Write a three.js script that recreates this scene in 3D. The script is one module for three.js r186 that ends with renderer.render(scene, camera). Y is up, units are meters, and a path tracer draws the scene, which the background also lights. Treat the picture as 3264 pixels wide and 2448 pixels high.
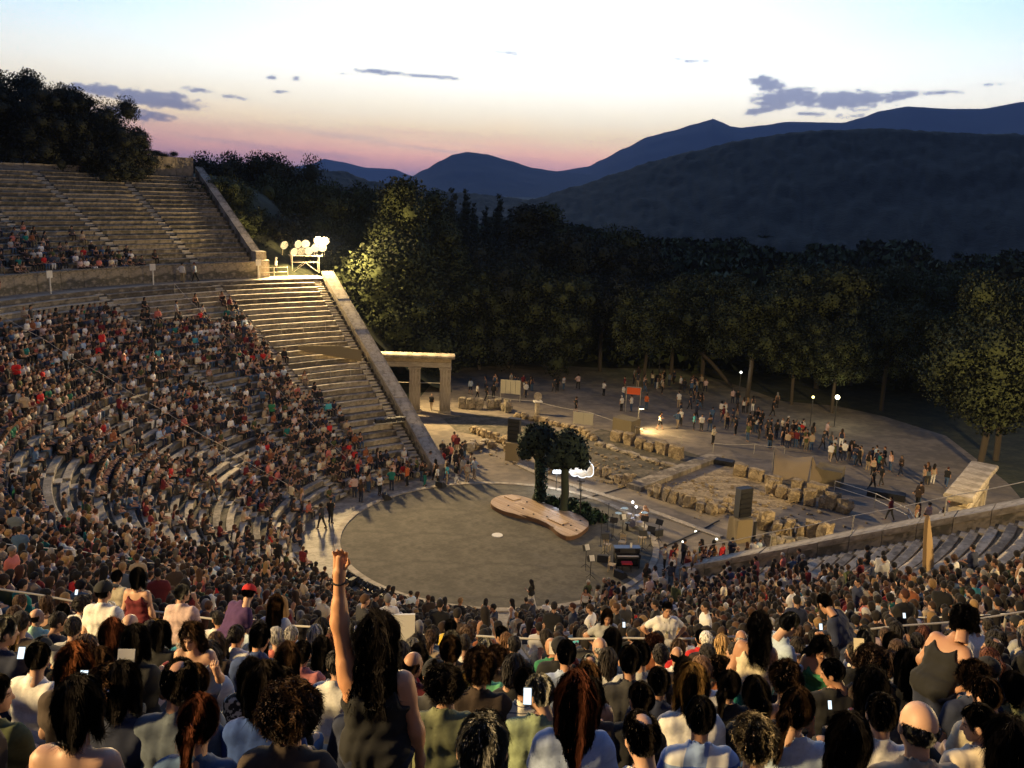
import * as THREE from 'three';
import { mergeGeometries } from 'three/addons/utils/BufferGeometryUtils.js';
import { RectAreaLightUniformsLib } from 'three/addons/lights/RectAreaLightUniformsLib.js';
RectAreaLightUniformsLib.init();

// ------------------------------------------------------------------ camera, sky, sun, exposure
// Origin: centre stone of the orchestra. The camera stands in the upper tier at (0, 21.5, 51.5).
const scene = new THREE.Scene();
const renderer = new THREE.WebGLRenderer({ antialias: true });
renderer.toneMapping = THREE.LinearToneMapping;
renderer.toneMappingExposure = 1.0;
renderer.shadowMap.enabled = true;
const camera = new THREE.PerspectiveCamera(48.24, 1024 / 768, 0.2, 40000);
camera.position.set(0, 21.484, 51.547);
camera.up.set(-0.03234, 0.97542, -0.21798);
camera.lookAt(0.01145, 21.484 - 0.21772, 51.547 - 0.97594);

const sm = (a, b, x) => { const t = Math.min(1, Math.max(0, (x - a) / (b - a))); return t * t * (3 - 2 * t); };
const lerp = (a, b, t) => a + (b - a) * t;
function rng(seed) { let s = seed >>> 0; return () => { s = (s + 0x6D2B79F5) >>> 0; let t = s; t = Math.imul(t ^ (t >>> 15), t | 1); t ^= t + Math.imul(t ^ (t >>> 7), t | 61); return ((t ^ (t >>> 14)) >>> 0) / 4294967296; }; }
const hash2 = (x, y) => { let h = Math.imul(x | 0, 374761393) + Math.imul(y | 0, 668265263); h = Math.imul(h ^ (h >>> 13), 1274126177); return ((h ^ (h >>> 16)) >>> 0) / 4294967296; };
function vnoise(x, y, px = 0, py = 0) {                      // value noise; px, py: period
  const ix = Math.floor(x), iy = Math.floor(y), fx = x - ix, fy = y - iy, u = fx * fx * (3 - 2 * fx), v = fy * fy * (3 - 2 * fy);
  const w = (a, p) => p ? ((a % p) + p) % p : a;
  const x0 = w(ix, px), x1 = w(ix + 1, px), y0 = w(iy, py), y1 = w(iy + 1, py);
  return lerp(lerp(hash2(x0, y0), hash2(x1, y0), u), lerp(hash2(x0, y1), hash2(x1, y1), u), v);
}
const fbm = (x, y, o = 4, p = 0) => { let s = 0, a = .5, n = 0; for (let i = 0; i < o; i++) { s += a * vnoise(x, y, p, p); n += a; a *= .5; x = x * 2 + (p ? 0 : 17.3); y = y * 2 + (p ? 0 : 9.1); p *= 2; } return s / n; };

// Dusk sky after sunset: the sun has gone down a little right of the picture's middle; the whole sky follows from height and from the angle to the sunset.
{
  const W = 4096, H = 2048, data = new Float32Array(W * H * 4);
  const stops = [[-90, .05, .06, .10], [0, .5, .5, .82], [.7, .78, .6, .84], [1.4, 1.5, .8, .84], [2.1, 2.3, 1.2, .95], [2.9, 2.7, 1.7, 1.12], [3.8, 2.6, 2.05, 1.32], [4.8, 2.3, 2.05, 1.55], [6.4, 2.15, 2.1, 1.85], [9, 1.95, 2.05, 2.05], [11.5, 1.6, 1.85, 1.95], [16, 1.0, 1.35, 1.85], [25, .48, .76, 1.35], [40, .18, .31, .68], [65, .065, .12, .28], [90, .05, .09, .21]];
  const night = [[-90, .03, .035, .06], [0, .055, .058, .105], [6, .08, .075, .125], [14, .075, .08, .14], [30, .055, .08, .17], [60, .05, .085, .195], [90, .05, .09, .21]];
  const at = (st, el, o) => { let i = 1; while (i < st.length - 1 && el > st[i][0]) i++; const a = st[i - 1], b = st[i], t = Math.min(1, Math.max(0, (el - a[0]) / (b[0] - a[0]))); for (let c = 0; c < 3; c++) o[c] = lerp(a[c + 1], b[c + 1], t); };
  // clouds: [azimuth, height, half width, half height (degrees), tilt, density]
  const clouds = [[-24.6, 5.0, 1.9, .3, -.02, 1.1], [-22.0, 4.72, 2.9, .5, -.05, 1.3], [-20.4, 4.42, 1.8, .26, -.05, 1.1], [-23.0, 3.75, 2.3, .38, -.04, 1.05], [-19.2, 5.35, .9, .12, -.03, .8], [-17.2, 5.05, .9, .1, -.02, .8], [-14.8, 6.35, .35, .1, 0, .8], [-13.4, 6.4, .3, .13, 0, .8], [-14.2, 5.55, .6, .08, 0, .6],
    [-8.2, 7.05, 1.5, .16, -.03, 1], [-4.9, 6.93, 2.2, .11, -.02, .95], [-10.4, 6.8, .5, .09, 0, .7], [-.3, 8.5, .8, .1, 0, .85], [11.5, 8.25, .8, .1, 0, .6], [10.3, 8.4, .3, .06, 0, .4],
    [15.9, 6.95, 1.1, .46, -.2, 1.3], [17.0, 6.25, 2.0, .48, .1, 1.35], [15.9, 5.5, 1.5, .26, .18, 1.1], [20.6, 6.05, 2.8, .56, .02, 1.35], [23.4, 6.3, 1.9, .24, .05, 1.1], [25.6, 6.42, 1.1, .1, .02, .9], [18.4, 5.25, .9, .12, 0, .8], [20.7, 5.15, 1.0, .13, -.02, .7], [27.8, 6.8, .6, .07, 0, .5]];
  const a = [0, 0, 0], b = [0, 0, 0];
  for (let row = 0; row < H; row++) {
    const el = ((row + .5) / H - .5) * 180;
    for (let col = 0; col < W; col++) {
      const round = ((col + .5) / W - .5) * 360;             // atan2(z, x)
      let az = round + 90; if (az > 180) az -= 360;          // 0 = straight ahead (-z), positive to the right
      const off = Math.abs(az - 3), wave = el < 12 && el > -2 ? (fbm(az * .25 + 40, el * 1.6, 3) - .5) * .5 + .012 * (az + 5) : 0;
      at(stops, el + (el > 0 ? wave : 0) - .0016 * Math.max(0, off - 8) ** 1.5 * (el > 5 ? 0 : 1), a); at(night, el, b);
      const f = Math.exp(-((off / 62) ** 2)), high = sm(6, 11, el) * sm(6, 34, off) * .28 * sm(40, 14, el);
      let r = lerp(b[0], a[0], f) * (1 - high * 1.25), g = lerp(b[1], a[1], f) * (1 - high * .62), u = lerp(b[2], a[2], f) * (1 - high * .3);
      if (el > -1 && el < 11 && off < 45) {
        const streak = sm(.56, .74, fbm(az * .11 + el * .35, el * 3.2 + az * .22 + 9, 4)) * sm(4.2, 2.6, el) * sm(-.2, 1, el) * sm(9, -6, az) * .55;   // thin bands low on the left
        r *= 1 - streak * .42; g *= 1 - streak * .3; u *= 1 - streak * .06;
        let d = 0;
        for (const c of clouds) {
          const x = (az - c[0]) / c[2], y = (el - c[1] - c[4] * (az - c[0])) / c[3], q = x * x + y * y;
          if (q < 3.2) d = Math.max(d, c[5] * (1.2 - q) + (fbm(az * 2.2 + c[0], el * 8, 5) - .5) * 2.9);
        }
        const k = sm(-.05, 1.0, d) * .84;
        r = lerp(r, .26, k); g = lerp(g, .33, k); u = lerp(u, .62, k);
      }
      const o = (row * W + col) * 4; data[o] = r; data[o + 1] = g; data[o + 2] = u; data[o + 3] = 1;
    }
  }
  const sky = new THREE.DataTexture(data, W, H, THREE.RGBAFormat, THREE.FloatType);
  sky.mapping = THREE.EquirectangularReflectionMapping; sky.magFilter = THREE.LinearFilter; sky.needsUpdate = true;
  scene.background = sky; scene.environment = sky;
}
scene.fog = new THREE.FogExp2(new THREE.Color().setRGB(.42, .58, 1.0), 8e-5);   // evening haze over the valley

// The last glow of the sun, already behind the ridge
const sun = new THREE.DirectionalLight(new THREE.Color().setRGB(1, .72, .5), .06);
sun.position.set(60 * Math.sin(.05), 6, -60); sun.target.position.set(0, 0, 0); sun.shadow.radius = 30; sun.castShadow = true;
sun.shadow.camera.left = sun.shadow.camera.bottom = -90; sun.shadow.camera.right = sun.shadow.camera.top = 90; sun.shadow.camera.far = 260;
scene.add(sun, sun.target);
const LAMP = new THREE.Color().setRGB(1, .70, .31);           // sodium-warm stage floods

// ------------------------------------------------------------------ helpers
const V = (x, y, z) => new THREE.Vector3(x, y, z);
const used = new Map();
const numbered = (n) => { const k = used.get(n) ?? 0; used.set(n, k + 1); return k ? n + '_' + String(k).padStart(3, '0') : n; };
function tag(o, label, category, group, kind) { o.userData.label = label; if (category) o.userData.category = category; if (group) o.userData.group = group; if (kind) o.userData.kind = kind; return o; }
function thing(name, label, category, [x, y, z] = [0, 0, 0], turn = 0, group) { const o = new THREE.Group(); o.name = numbered(name); o.position.set(x, y, z); o.rotation.y = turn; scene.add(o); return tag(o, label, category, group); }
function part(name, geo, mat, parent) { const m = new THREE.Mesh(geo, mat); m.name = parent === scene ? numbered(name) : name; m.castShadow = m.receiveShadow = true; parent.add(m); return m; }
function struct(name, geo, mat, label) { const m = part(name, geo, mat, scene); m.userData.kind = 'structure'; if (label) m.userData.label = label; return m; }
const place = (m, x, y, z, ry = 0, rx = 0, rz = 0) => { m.position.set(x, y, z); m.rotation.set(rx, ry, rz); return m; };
function bx(w, h, d, x = 0, y = 0, z = 0, ry = 0, rx = 0, rz = 0) { const g = new THREE.BoxGeometry(w, h, d); const m = new THREE.Matrix4().makeRotationFromEuler(new THREE.Euler(rx, ry, rz)); m.setPosition(x, y, z); return g.applyMatrix4(m); }
function rod(a, b, r, r2 = r, n = 7) { const d = b.clone().sub(a), L = d.length(), g = new THREE.CylinderGeometry(r2, r, L, n); g.translate(0, L / 2, 0); g.applyMatrix4(new THREE.Matrix4().makeRotationFromQuaternion(new THREE.Quaternion().setFromUnitVectors(V(0, 1, 0), d.normalize()))); return g.translate(a.x, a.y, a.z); }
const tube = (pts, r, seg = 24, n = 6) => new THREE.TubeGeometry(new THREE.CatmullRomCurve3(pts), seg, r, n, false);
const merge = (list) => { const idx = list.every((g) => g.index); return mergeGeometries(list.map((g) => { const h = idx ? g.clone() : g.index ? g.toNonIndexed() : g.clone(); for (const k of Object.keys(h.attributes)) if (!['position', 'normal', 'uv'].includes(k)) h.deleteAttribute(k); return h; })); };
// textures: tile of fn(u, v) -> [r, g, b] linear-ish bytes in sRGB 0..1
function tex(n, fn, srgb = true, rep = 1) {
  const d = new Uint8Array(n * n * 4);
  for (let y = 0; y < n; y++) for (let x = 0; x < n; x++) { const c = fn(x / n, y / n); const o = (y * n + x) * 4; for (let k = 0; k < 3; k++) d[o + k] = Math.max(0, Math.min(255, 255 * c[k])); d[o + 3] = 255; }
  const t = new THREE.DataTexture(d, n, n); t.wrapS = t.wrapT = THREE.RepeatWrapping; t.magFilter = THREE.LinearFilter; if (srgb) t.colorSpace = THREE.SRGBColorSpace; t.repeat.set(rep, rep); t.needsUpdate = true; return t;
}
const toS = (c) => c <= .0031308 ? c * 12.92 : 1.055 * c ** (1 / 2.4) - .055;
const M = (r, g, b, rough = .85, extra = {}) => new THREE.MeshStandardMaterial({ color: new THREE.Color().setRGB(r, g, b), roughness: rough, ...extra });
// mottled stone / earth: base linear colour, blotch strength, tile size in metres
function mottled(base, dark, amt, tile, rough = .92, bump = .01, freq = 6, spots = 0) {
  const h = (u, v) => fbm(u * freq, v * freq, 5, freq), h2 = (u, v) => fbm(u * freq * 4 + .5, v * freq * 4, 3, freq * 4);
  const map = tex(256, (u, v) => { const t = Math.min(1, Math.max(0, (h(u, v) - .5) * 2.2 * amt + .5 + (h2(u, v) - .5) * amt * 1.1)), s = spots && h2(u + .3, v) > .74 ? spots : 0; return [0, 1, 2].map((k) => toS(lerp(dark[k], base[k], t) * (1 - s))); }, true, 1 / tile);
  const bm = tex(256, (u, v) => { const x = h(u, v) * .5 + h2(u, v) * .5; return [x, x, x]; }, false, 1 / tile);
  return new THREE.MeshStandardMaterial({ map, bumpMap: bm, bumpScale: bump, roughness: rough });
}
const stone = mottled([.46, .40, .31], [.26, .22, .165], 1, 2.6, .9, .012, 5, .3);
const oldstone = mottled([.36, .31, .24], [.15, .13, .10], 1.25, 3.1, .95, .02, 5, .35);
const wallstone = mottled([.34, .29, .22], [.13, .115, .085], 1.3, 2.2, .95, .02, 4, .3);
const ochre = mottled([.44, .35, .22], [.22, .17, .10], 1.15, 1.7, .95, .025, 5, .3);
const dirt = mottled([.17, .145, .105], [.075, .068, .048], 1.2, 3.7, 1, .015, 6);
const sand = mottled([.27, .225, .17], [.17, .145, .115], 1, 9, 1, .012, 7);
const orchEarth = mottled([.135, .12, .09], [.08, .072, .054], .8, 4.3, 1, .008, 9);
const grassy = mottled([.06, .065, .03], [.028, .034, .017], 1, 6, 1, .03, 7);
const wetstone = mottled([.34, .30, .24], [.18, .155, .12], 1, 2.6, .74, .012, 5, .2);
const woodM = M(.30, .165, .075, .6), steel = M(.42, .41, .39, .45, { metalness: .7 }), blackM = M(.012, .012, .013, .6), whiteM = M(.72, .70, .64, .6), ropeM = M(.62, .58, .5, .8);
// ------------------------------------------------------------------ ground and terrain
const AX = -48 * Math.PI / 180;                               // axis of the theatre, measured at the centre; 0 points to the camera
const RAD = Math.PI / 180;
const pol = (r, th, y = 0) => V(r * Math.sin(th * RAD), y, r * Math.cos(th * RAD));
const LOW = { r0: 12.4, d: .727, n: 34, y0: .5, h: .36 }, UPP = { r0: 39.6, d: .8, n: 21, y0: 14.2, h: .388 };
const YD = 12.7;                                               // level of the walkway between the tiers
// straight end walls of the lower tier
const endL = (r) => -149.2 - Math.asin(1.84 / r) / RAD, endR = (r) => 53.2 + Math.asin(1.84 / r) / RAD;
function planUV(g, s = 1) { const p = g.attributes.position, u = new Float32Array(p.count * 2); for (let i = 0; i < p.count; i++) { u[2 * i] = p.getX(i) * s; u[2 * i + 1] = p.getZ(i) * s; } g.setAttribute('uv', new THREE.BufferAttribute(u, 2)); return g; }
function flat(pts, y = 0) { const s = new THREE.Shape(pts.map(([x, z]) => new THREE.Vector2(x, -z))); const g = new THREE.ShapeGeometry(s); g.rotateX(-Math.PI / 2); g.translate(0, y, 0); return planUV(g); }
function ringGeo(r1, r2, t0, t1, y, seg = 96) {
  const p = [], u = [], idx = [];
  for (let i = 0; i <= seg; i++) { const t = lerp(t0, t1, i / seg); for (const r of [r1, r2]) { const v = pol(r, t, y); p.push(v.x, v.y, v.z); u.push(v.x, v.z); } if (i < seg) idx.push(2 * i, 2 * i + 1, 2 * i + 2, 2 * i + 1, 2 * i + 3, 2 * i + 2); }
  const g = new THREE.BufferGeometry(); g.setAttribute('position', new THREE.Float32BufferAttribute(p, 3)); g.setAttribute('uv', new THREE.Float32BufferAttribute(u, 2)); g.setIndex(idx); g.computeVertexNormals(); return g;
}
{ const g = new THREE.CircleGeometry(11000, 96); g.rotateX(-Math.PI / 2); g.translate(0, -.03, 0); struct('ground', planUV(g), grassy, 'dark scrubby ground of the valley'); }
struct('plaza_ground', flat([[-9, -33], [-8, -44], [-5, -53], [2.6, -57], [12.5, -56], [23.4, -57], [28.5, -47], [31, -40.5], [36.5, -39], [40, -35], [43, -28], [42, -21], [41, -14], [38, -4], [33, 6], [26, 12], [14, 11], [6, 12], [-6, 12], [-13, 4], [-13, -6], [-8, -14], [-12, -24]], 0), sand, 'bare earth ground around the stage ruins');
struct('orchestra_floor', ringGeo(.36, 9.9, 0, 360, .012), orchEarth, 'packed earth floor of the round orchestra');
{ // ring of stone round the orchestra
  const g = new THREE.LatheGeometry([[9.86, .0], [9.86, .06], [9.89, .075], [10.24, .075], [10.27, .06], [10.27, -.02]].map(([a, b]) => new THREE.Vector2(a, b)), 160);
  const u = g.attributes.uv; for (let i = 0; i < u.count; i++) u.setXY(i, u.getX(i) * 62, u.getY(i) * .5);
  struct('orchestra_ring', g, stone, 'pale stone ring edging the round orchestra');
  struct('orchestra_walk', ringGeo(10.28, 12.6, -166, 70, .006), wetstone, 'stone paved passage between ring and first row');
}
const disc = part('centre_stone', new THREE.CylinderGeometry(.35, .36, .05, 28), whiteM, scene); disc.position.set(0, .028, 0); tag(disc, 'round pale centre stone set in the orchestra floor', 'stone');

// far hills: real slopes with a ridge traced at their own distance
const ridgeY = {};
function ridge(name, label, prof, dist, depth, mat, rough, base = -2) {
  const seg = 420, rows = 60, p = [], idx = [], u = [], a0 = prof[0][0], a1 = prof[prof.length - 1][0];
  const el = (a) => { let i = 1; while (i < prof.length - 1 && a > prof[i][0]) i++; const t = (a - prof[i - 1][0]) / (prof[i][0] - prof[i - 1][0]); const s = t * t * (3 - 2 * t) * .45 + t * .55; return lerp(prof[i - 1][1], prof[i][1], s); };
  ridgeY[name] = (a, t) => { const s = t < 0 ? 1 + t : 1 - t; return base + (21.5 + Math.tan(el(a) * RAD) * dist - base) * Math.pow(s, 1.12); };
  for (let i = 0; i <= seg; i++) {
    const a = lerp(a0, a1, i / seg), hr = 21.5 + Math.tan(el(a) * RAD) * dist;
    for (let j = 0; j <= rows; j++) {
      const t = j / rows * 2 - 1, d = dist + t * depth, s = t < 0 ? (1 + t) : (1 - t);
      let y = base + (hr - base) * (Math.pow(s, 1.12));
      const X = Math.sin(a * RAD) * d / dist, Z = Math.cos(a * RAD) * d / dist;
      y += (fbm(X * 14 + 3, Z * 14, 4) - .5) * (hr - base) * (name === 'wooded_hill' ? .05 : .14) * s * (1 - s) * 4 + (fbm(X * 160, Z * 160, 3) - .5) * rough * (s > .97 ? .5 : 1);
      const x = Math.sin(a * RAD) * d, z = 51.5 - Math.cos(a * RAD) * d; p.push(x, y, z); u.push(x, z);
      if (i < seg && j < rows) { const q = i * (rows + 1) + j; idx.push(q, q + rows + 1, q + 1, q + 1, q + rows + 1, q + rows + 2); }
    }
  }
  const g = new THREE.BufferGeometry(); g.setAttribute('position', new THREE.Float32BufferAttribute(p, 3)); g.setAttribute('uv', new THREE.Float32BufferAttribute(u, 2)); g.setIndex(idx); g.computeVertexNormals();
  return struct(name, g, mat, label);
}
const hillM = mottled([.009, .012, .010], [.006, .008, .007], 1, 40, 1, .3, 12), farM = M(.03, .033, .03, 1);
ridge('wooded_hill', 'dark wooded hillside rising on the right', [[-6, -2.6], [-1, -1.2], [1.58, -.37], [4.55, .61], [6.89, 1.42], [8.91, 2.2], [11.75, 2.99], [14.53, 3.66], [17.25, 4.14], [19.9, 4.36], [22.5, 4.46], [25, 4.31], [27.4, 4.19], [30, 4.14], [34, 4.2], [40, 3.6], [52, 1.5]], 540, 300, hillM, 3.5);
ridge('blue_mountain', 'hazy blue mountain range behind the wooded hill', [[-3, .6], [1, 1.2], [3.01, 1.44], [5.08, 1.8], [5.95, 2.26], [7.38, 3.02], [8.8, 3.76], [10.22, 4.13], [11.62, 4.58], [12.4, 4.8], [12.73, 4.92], [13.2, 4.76], [13.9, 4.48], [14.5, 4.42], [15.83, 4.58], [17.18, 4.8], [20.38, 4.77], [21.39, 5.04], [22.37, 5.43], [23.84, 5.68], [26.29, 5.53], [27.7, 5.52], [29.75, 5.86], [34, 6.3], [42, 5], [55, 2]], 8800, 3600, farM, 9);
ridge('rounded_mountain', 'rounded blue hill in the middle of the horizon', [[-13, -.3], [-10, .0], [-8.03, .33], [-6.56, .67], [-5.37, 1.29], [-4.49, 1.82], [-3.6, 2.28], [-2.71, 2.46], [-1.52, 2.36], [0, 2.01], [1.5, 1.62], [3.0, 1.44], [6, 1.3], [9, 1]], 6600, 2000, farM, 6);
ridge('distant_mountain', 'faint far mountains low on the horizon', [[-75, .4], [-40, 1.2], [-30, .9], [-22, 1.1], [-17.5, .6], [-14.65, .66], [-13.52, 1.13], [-12.5, 1.35], [-11.8, 1.68], [-10.65, 1.52], [-9.2, 1.24], [-7.44, 1.22], [-6.26, .83], [-2, .5], [4, .5]], 12500, 2000, farM, 8);
ridge('low_wooded_ridge', 'low dark ridge beyond the cypress trees', [[-24, 1.2], [-16, 1.1], [-13.52, 1.07], [-12.1, 1.01], [-10.66, .95], [-8.91, .44], [-5.95, -.04], [-2.96, -.12], [.06, -.3], [5, -1], [9, -1.6]], 760, 300, hillM, 4);
{ // earth bank that carries the seats: falls away outside the rim and at both ends
  const p = [], u = [], idx = [], nr = 16, nt = 90;
  for (let i = 0; i <= nt; i++) {
    const th = lerp(-196, 108, i / nt);
    for (let j = 0; j <= nr; j++) {
      const r = lerp(40, 175, Math.pow(j / nr, 1.25));
      const out = Math.max(0, -147 - th, th - 52), e = sm(26, 0, out);
      let y = r < 57 ? lerp(12.4, 21.4, (r - 40) / 17) : 21.4 * sm(185, 57, r) + 1.2 * sm(57, 62, r) * sm(120, 70, r);
      y = y * e * (r < 57 ? (out > 0 ? .97 : 1) : 1) - .06 + (fbm(r * .2, th * .25, 3) - .5) * 1.2 * (r > 58 ? 1 : 0);
      if (r < 57 && out <= 0) y -= .9;
      const v = pol(r, th, y); p.push(v.x, v.y, v.z); u.push(v.x, v.z);
      if (i < nt && j < nr) { const q = i * (nr + 1) + j; idx.push(q, q + nr + 1, q + 1, q + 1, q + nr + 1, q + nr + 2); }
    }
  }
  const g = new THREE.BufferGeometry(); g.setAttribute('position', new THREE.Float32BufferAttribute(p, 3)); g.setAttribute('uv', new THREE.Float32BufferAttribute(u, 2)); g.setIndex(idx); g.computeVertexNormals();
  struct('earth_bank', g, grassy, 'grassy bank behind the seating');
}

// ------------------------------------------------------------------ seating
// stepped terrace under the benches (dusty footwells)
function terrace(T, t0, t1, drop, first) {
  const p = [], u = [], idx = [], seg = 150;
  const prof = [];
  for (let i = 0; i < T.n; i++) { const r = T.r0 + i * T.d, y = T.y0 + i * T.h; prof.push([r + .2, i ? y - T.h - drop : first], [r + .2, y - drop]); }
  prof.push([T.r0 + T.n * T.d + .25, T.y0 + (T.n - 1) * T.h - drop]);
  for (let s = 0; s <= seg; s++) {
    let arc = 0;
    prof.forEach(([r, y], j) => { const a = typeof t0 === 'function' ? t0(r) : t0, b = typeof t1 === 'function' ? t1(r) : t1, th = lerp(a, b, s / seg), v = pol(r, th, y); p.push(v.x, v.y, v.z); if (j) arc += Math.hypot(r - prof[j - 1][0], y - prof[j - 1][1]); u.push(r * th * RAD, arc); });
    if (s < seg) for (let j = 0; j < prof.length - 1; j++) { const q = s * prof.length + j; idx.push(q, q + 1, q + prof.length, q + 1, q + prof.length + 1, q + prof.length); }
  }
  const g = new THREE.BufferGeometry(); g.setAttribute('position', new THREE.Float32BufferAttribute(p, 3)); g.setAttribute('uv', new THREE.Float32BufferAttribute(u, 2)); g.setIndex(idx);
  const h = g.toNonIndexed(); h.computeVertexNormals(); return h;
}
struct('lower_terrace', terrace(LOW, endL, endR, .07, .0), dirt, 'dusty footwells between the lower stone benches');
struct('upper_terrace', terrace(UPP, -143, 48, .05, YD), dirt, 'dusty footwells between the upper stone benches');
{ const g = new THREE.BufferGeometry(), p = [], u = [], idx = [], prof = [[37.12, 12.2], [37.12, 12.68], [37.15, YD], [39.9, YD]]; for (let i = 0; i <= 120; i++) prof.forEach(([r, y], j) => { const th = lerp(-151.6, 55.5, i / 120), v = pol(r, th, y); p.push(v.x, v.y, v.z); u.push(th * RAD * r, r + y); if (i < 120 && j < 3) { const q = i * 4 + j; idx.push(q, q + 1, q + 4, q + 1, q + 5, q + 4); } }); g.setAttribute('position', new THREE.Float32BufferAttribute(p, 3)); g.setAttribute('uv', new THREE.Float32BufferAttribute(u, 2)); g.setIndex(idx); const h = g.toNonIndexed(); h.computeVertexNormals(); struct('walkway_floor', h, oldstone, 'stone walkway between the two tiers'); }
// one bench: a bent stone with a lip, worn along its edge
function benchGeo(r, t0, t1, y, seed, depth = .40) {
  const R = rng(seed), n = Math.max(2, Math.round(Math.abs(t1 - t0) * RAD * r / .85)), p = [], u = [], idx = [];
  const prof = [[.07, -.46], [.05, -.15], [-.02, -.10], [-.02, -.02], [.015, 0], [depth - .02, 0], [depth, -.03], [depth, -.2]];
  let wob = 0;
  for (let i = 0; i <= n; i++) {
    const th = lerp(t0, t1, i / n), worn = R() < .08 ? .05 * R() : 0; wob = wob * .6 + (R() - .5) * .018;
    prof.forEach(([dr, dy], k) => { const v = pol(r + dr + (k === 3 || k === 4 ? worn : 0) + (R() - .5) * .012, th, y + dy + (k > 1 && k < 7 ? wob : 0) - (k === 4 ? worn * .6 : 0)); p.push(v.x, v.y, v.z); u.push(r * th * RAD + seed * .37, dr * 1 + dy * 1 + seed * .21); });
    const P = prof.length;
    if (i < n) for (let k = 0; k < P - 1; k++) { const q = i * P + k; idx.push(q, q + 1, q + P, q + 1, q + P + 1, q + P); }
  }
  const P = prof.length; for (let k = 1; k < P - 1; k++) { idx.push(0, k + 1, k); const e = n * P; idx.push(e, e + k, e + k + 1); }
  const g = new THREE.BufferGeometry(); g.setAttribute('position', new THREE.Float32BufferAttribute(p, 3)); g.setAttribute('uv', new THREE.Float32BufferAttribute(u, 2)); g.setIndex(idx);
  const h = g.toNonIndexed(); h.computeVertexNormals(); return h;
}
const LSTAIRS = [-135, -118, -101, -84, -67, -50, -33, -16, 1, 18, 35], USTAIRS = []; for (let k = 0; k < 23; k++) USTAIRS.push(-134.5 + 8.5 * k);
const order = ['first', 'second', 'third', 'fourth', 'fifth', 'sixth', 'seventh', 'eighth', 'ninth', 'tenth', 'eleventh', 'twelfth', 'thirteenth'];
for (let w = 0; w <= LSTAIRS.length; w++) {
  const o = thing('seating_wedge', w === 0 ? 'lower wedge of stone benches lit brightly below the floodlight tower' : w === LSTAIRS.length ? 'lower wedge of stone benches with empty lit rows beside the right gate' : `lower wedge of stone benches, ${order[w]} from the floodlight tower`, 'seating', [0, 0, 0], 0, 'wedges of stone seating');
  for (let i = 0; i < LOW.n; i++) {
    const r = LOW.r0 + i * LOW.d, y = LOW.y0 + i * LOW.h, gap = .38 / r / RAD;
    const a = w === 0 ? endL(r) + 1.55 / r / RAD : LSTAIRS[w - 1] + gap, b = w === LSTAIRS.length ? endR(r) - 1.5 / r / RAD : LSTAIRS[w] - gap;
    part('bench', benchGeo(r, a, b, y, i * 53 + w * 977 + 5), i % 3 ? stone : oldstone, o);
  }
}
for (let w = 0; w < 18; w++) {                                 // upper wedges that the picture shows: far left, and round the camera
  const a0 = w ? USTAIRS[w - 1] : -143, b0 = USTAIRS[w];
  if (a0 > -100 && a0 < -46) continue;
  const near = a0 >= -46;
  const o = thing('seating_wedge', w === 0 ? 'upper wedge of stone benches beside the end wall of the far upper tier' : near ? `upper wedge of stone benches hidden under the near crowd, ${order[w - 12] ?? 'last'} from the left` : `upper wedge of stone benches on the far left, ${order[w]} from the end wall`, 'seating', [0, 0, 0], 0, 'wedges of stone seating');
  for (let i = 0; i < UPP.n; i++) { if (near && i > 15) break; const r = UPP.r0 + i * UPP.d, gap = .36 / r / RAD; part('bench', benchGeo(r, a0 + (w ? gap : .5 / r / RAD), b0 - gap, UPP.y0 + i * UPP.h, i * 71 + w * 613 + 9, .42), i % 3 ? wallstone : oldstone, o); }
}
const litStepstone = mottled([.54, .48, .38], [.34, .30, .23], .9, 2.1, .85, .01, 5, .2);  // steps coloured paler than the benches, imitating stair edges that catch light
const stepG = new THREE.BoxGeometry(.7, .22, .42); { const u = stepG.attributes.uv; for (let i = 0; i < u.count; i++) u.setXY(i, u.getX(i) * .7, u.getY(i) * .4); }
function stairway(T, thOf, label, n = T.n) {
  const o = thing('stairway', label, 'stairs', [0, 0, 0], 0, 'radial stairways');
  for (let i = 0; i < n; i++) for (let k = 0; k < 2; k++) { const r = T.r0 + i * T.d + k * T.d / 2 + .1, th = thOf(r), v = pol(r + .1, th, T.y0 + i * T.h + (k - 1) * T.h / 2 - .11 + .02); const m = part('step', stepG, litStepstone, o); m.position.copy(v); m.rotation.y = th * RAD; }
}
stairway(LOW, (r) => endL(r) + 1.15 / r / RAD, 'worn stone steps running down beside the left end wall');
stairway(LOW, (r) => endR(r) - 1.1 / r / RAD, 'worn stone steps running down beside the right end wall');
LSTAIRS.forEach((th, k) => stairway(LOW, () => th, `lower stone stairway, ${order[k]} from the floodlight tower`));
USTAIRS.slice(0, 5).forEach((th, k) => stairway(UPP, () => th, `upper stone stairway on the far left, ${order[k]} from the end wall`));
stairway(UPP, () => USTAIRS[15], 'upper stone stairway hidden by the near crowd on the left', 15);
stairway(UPP, () => USTAIRS[17], 'upper stone stairway hidden by the near crowd on the right', 15);

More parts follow.
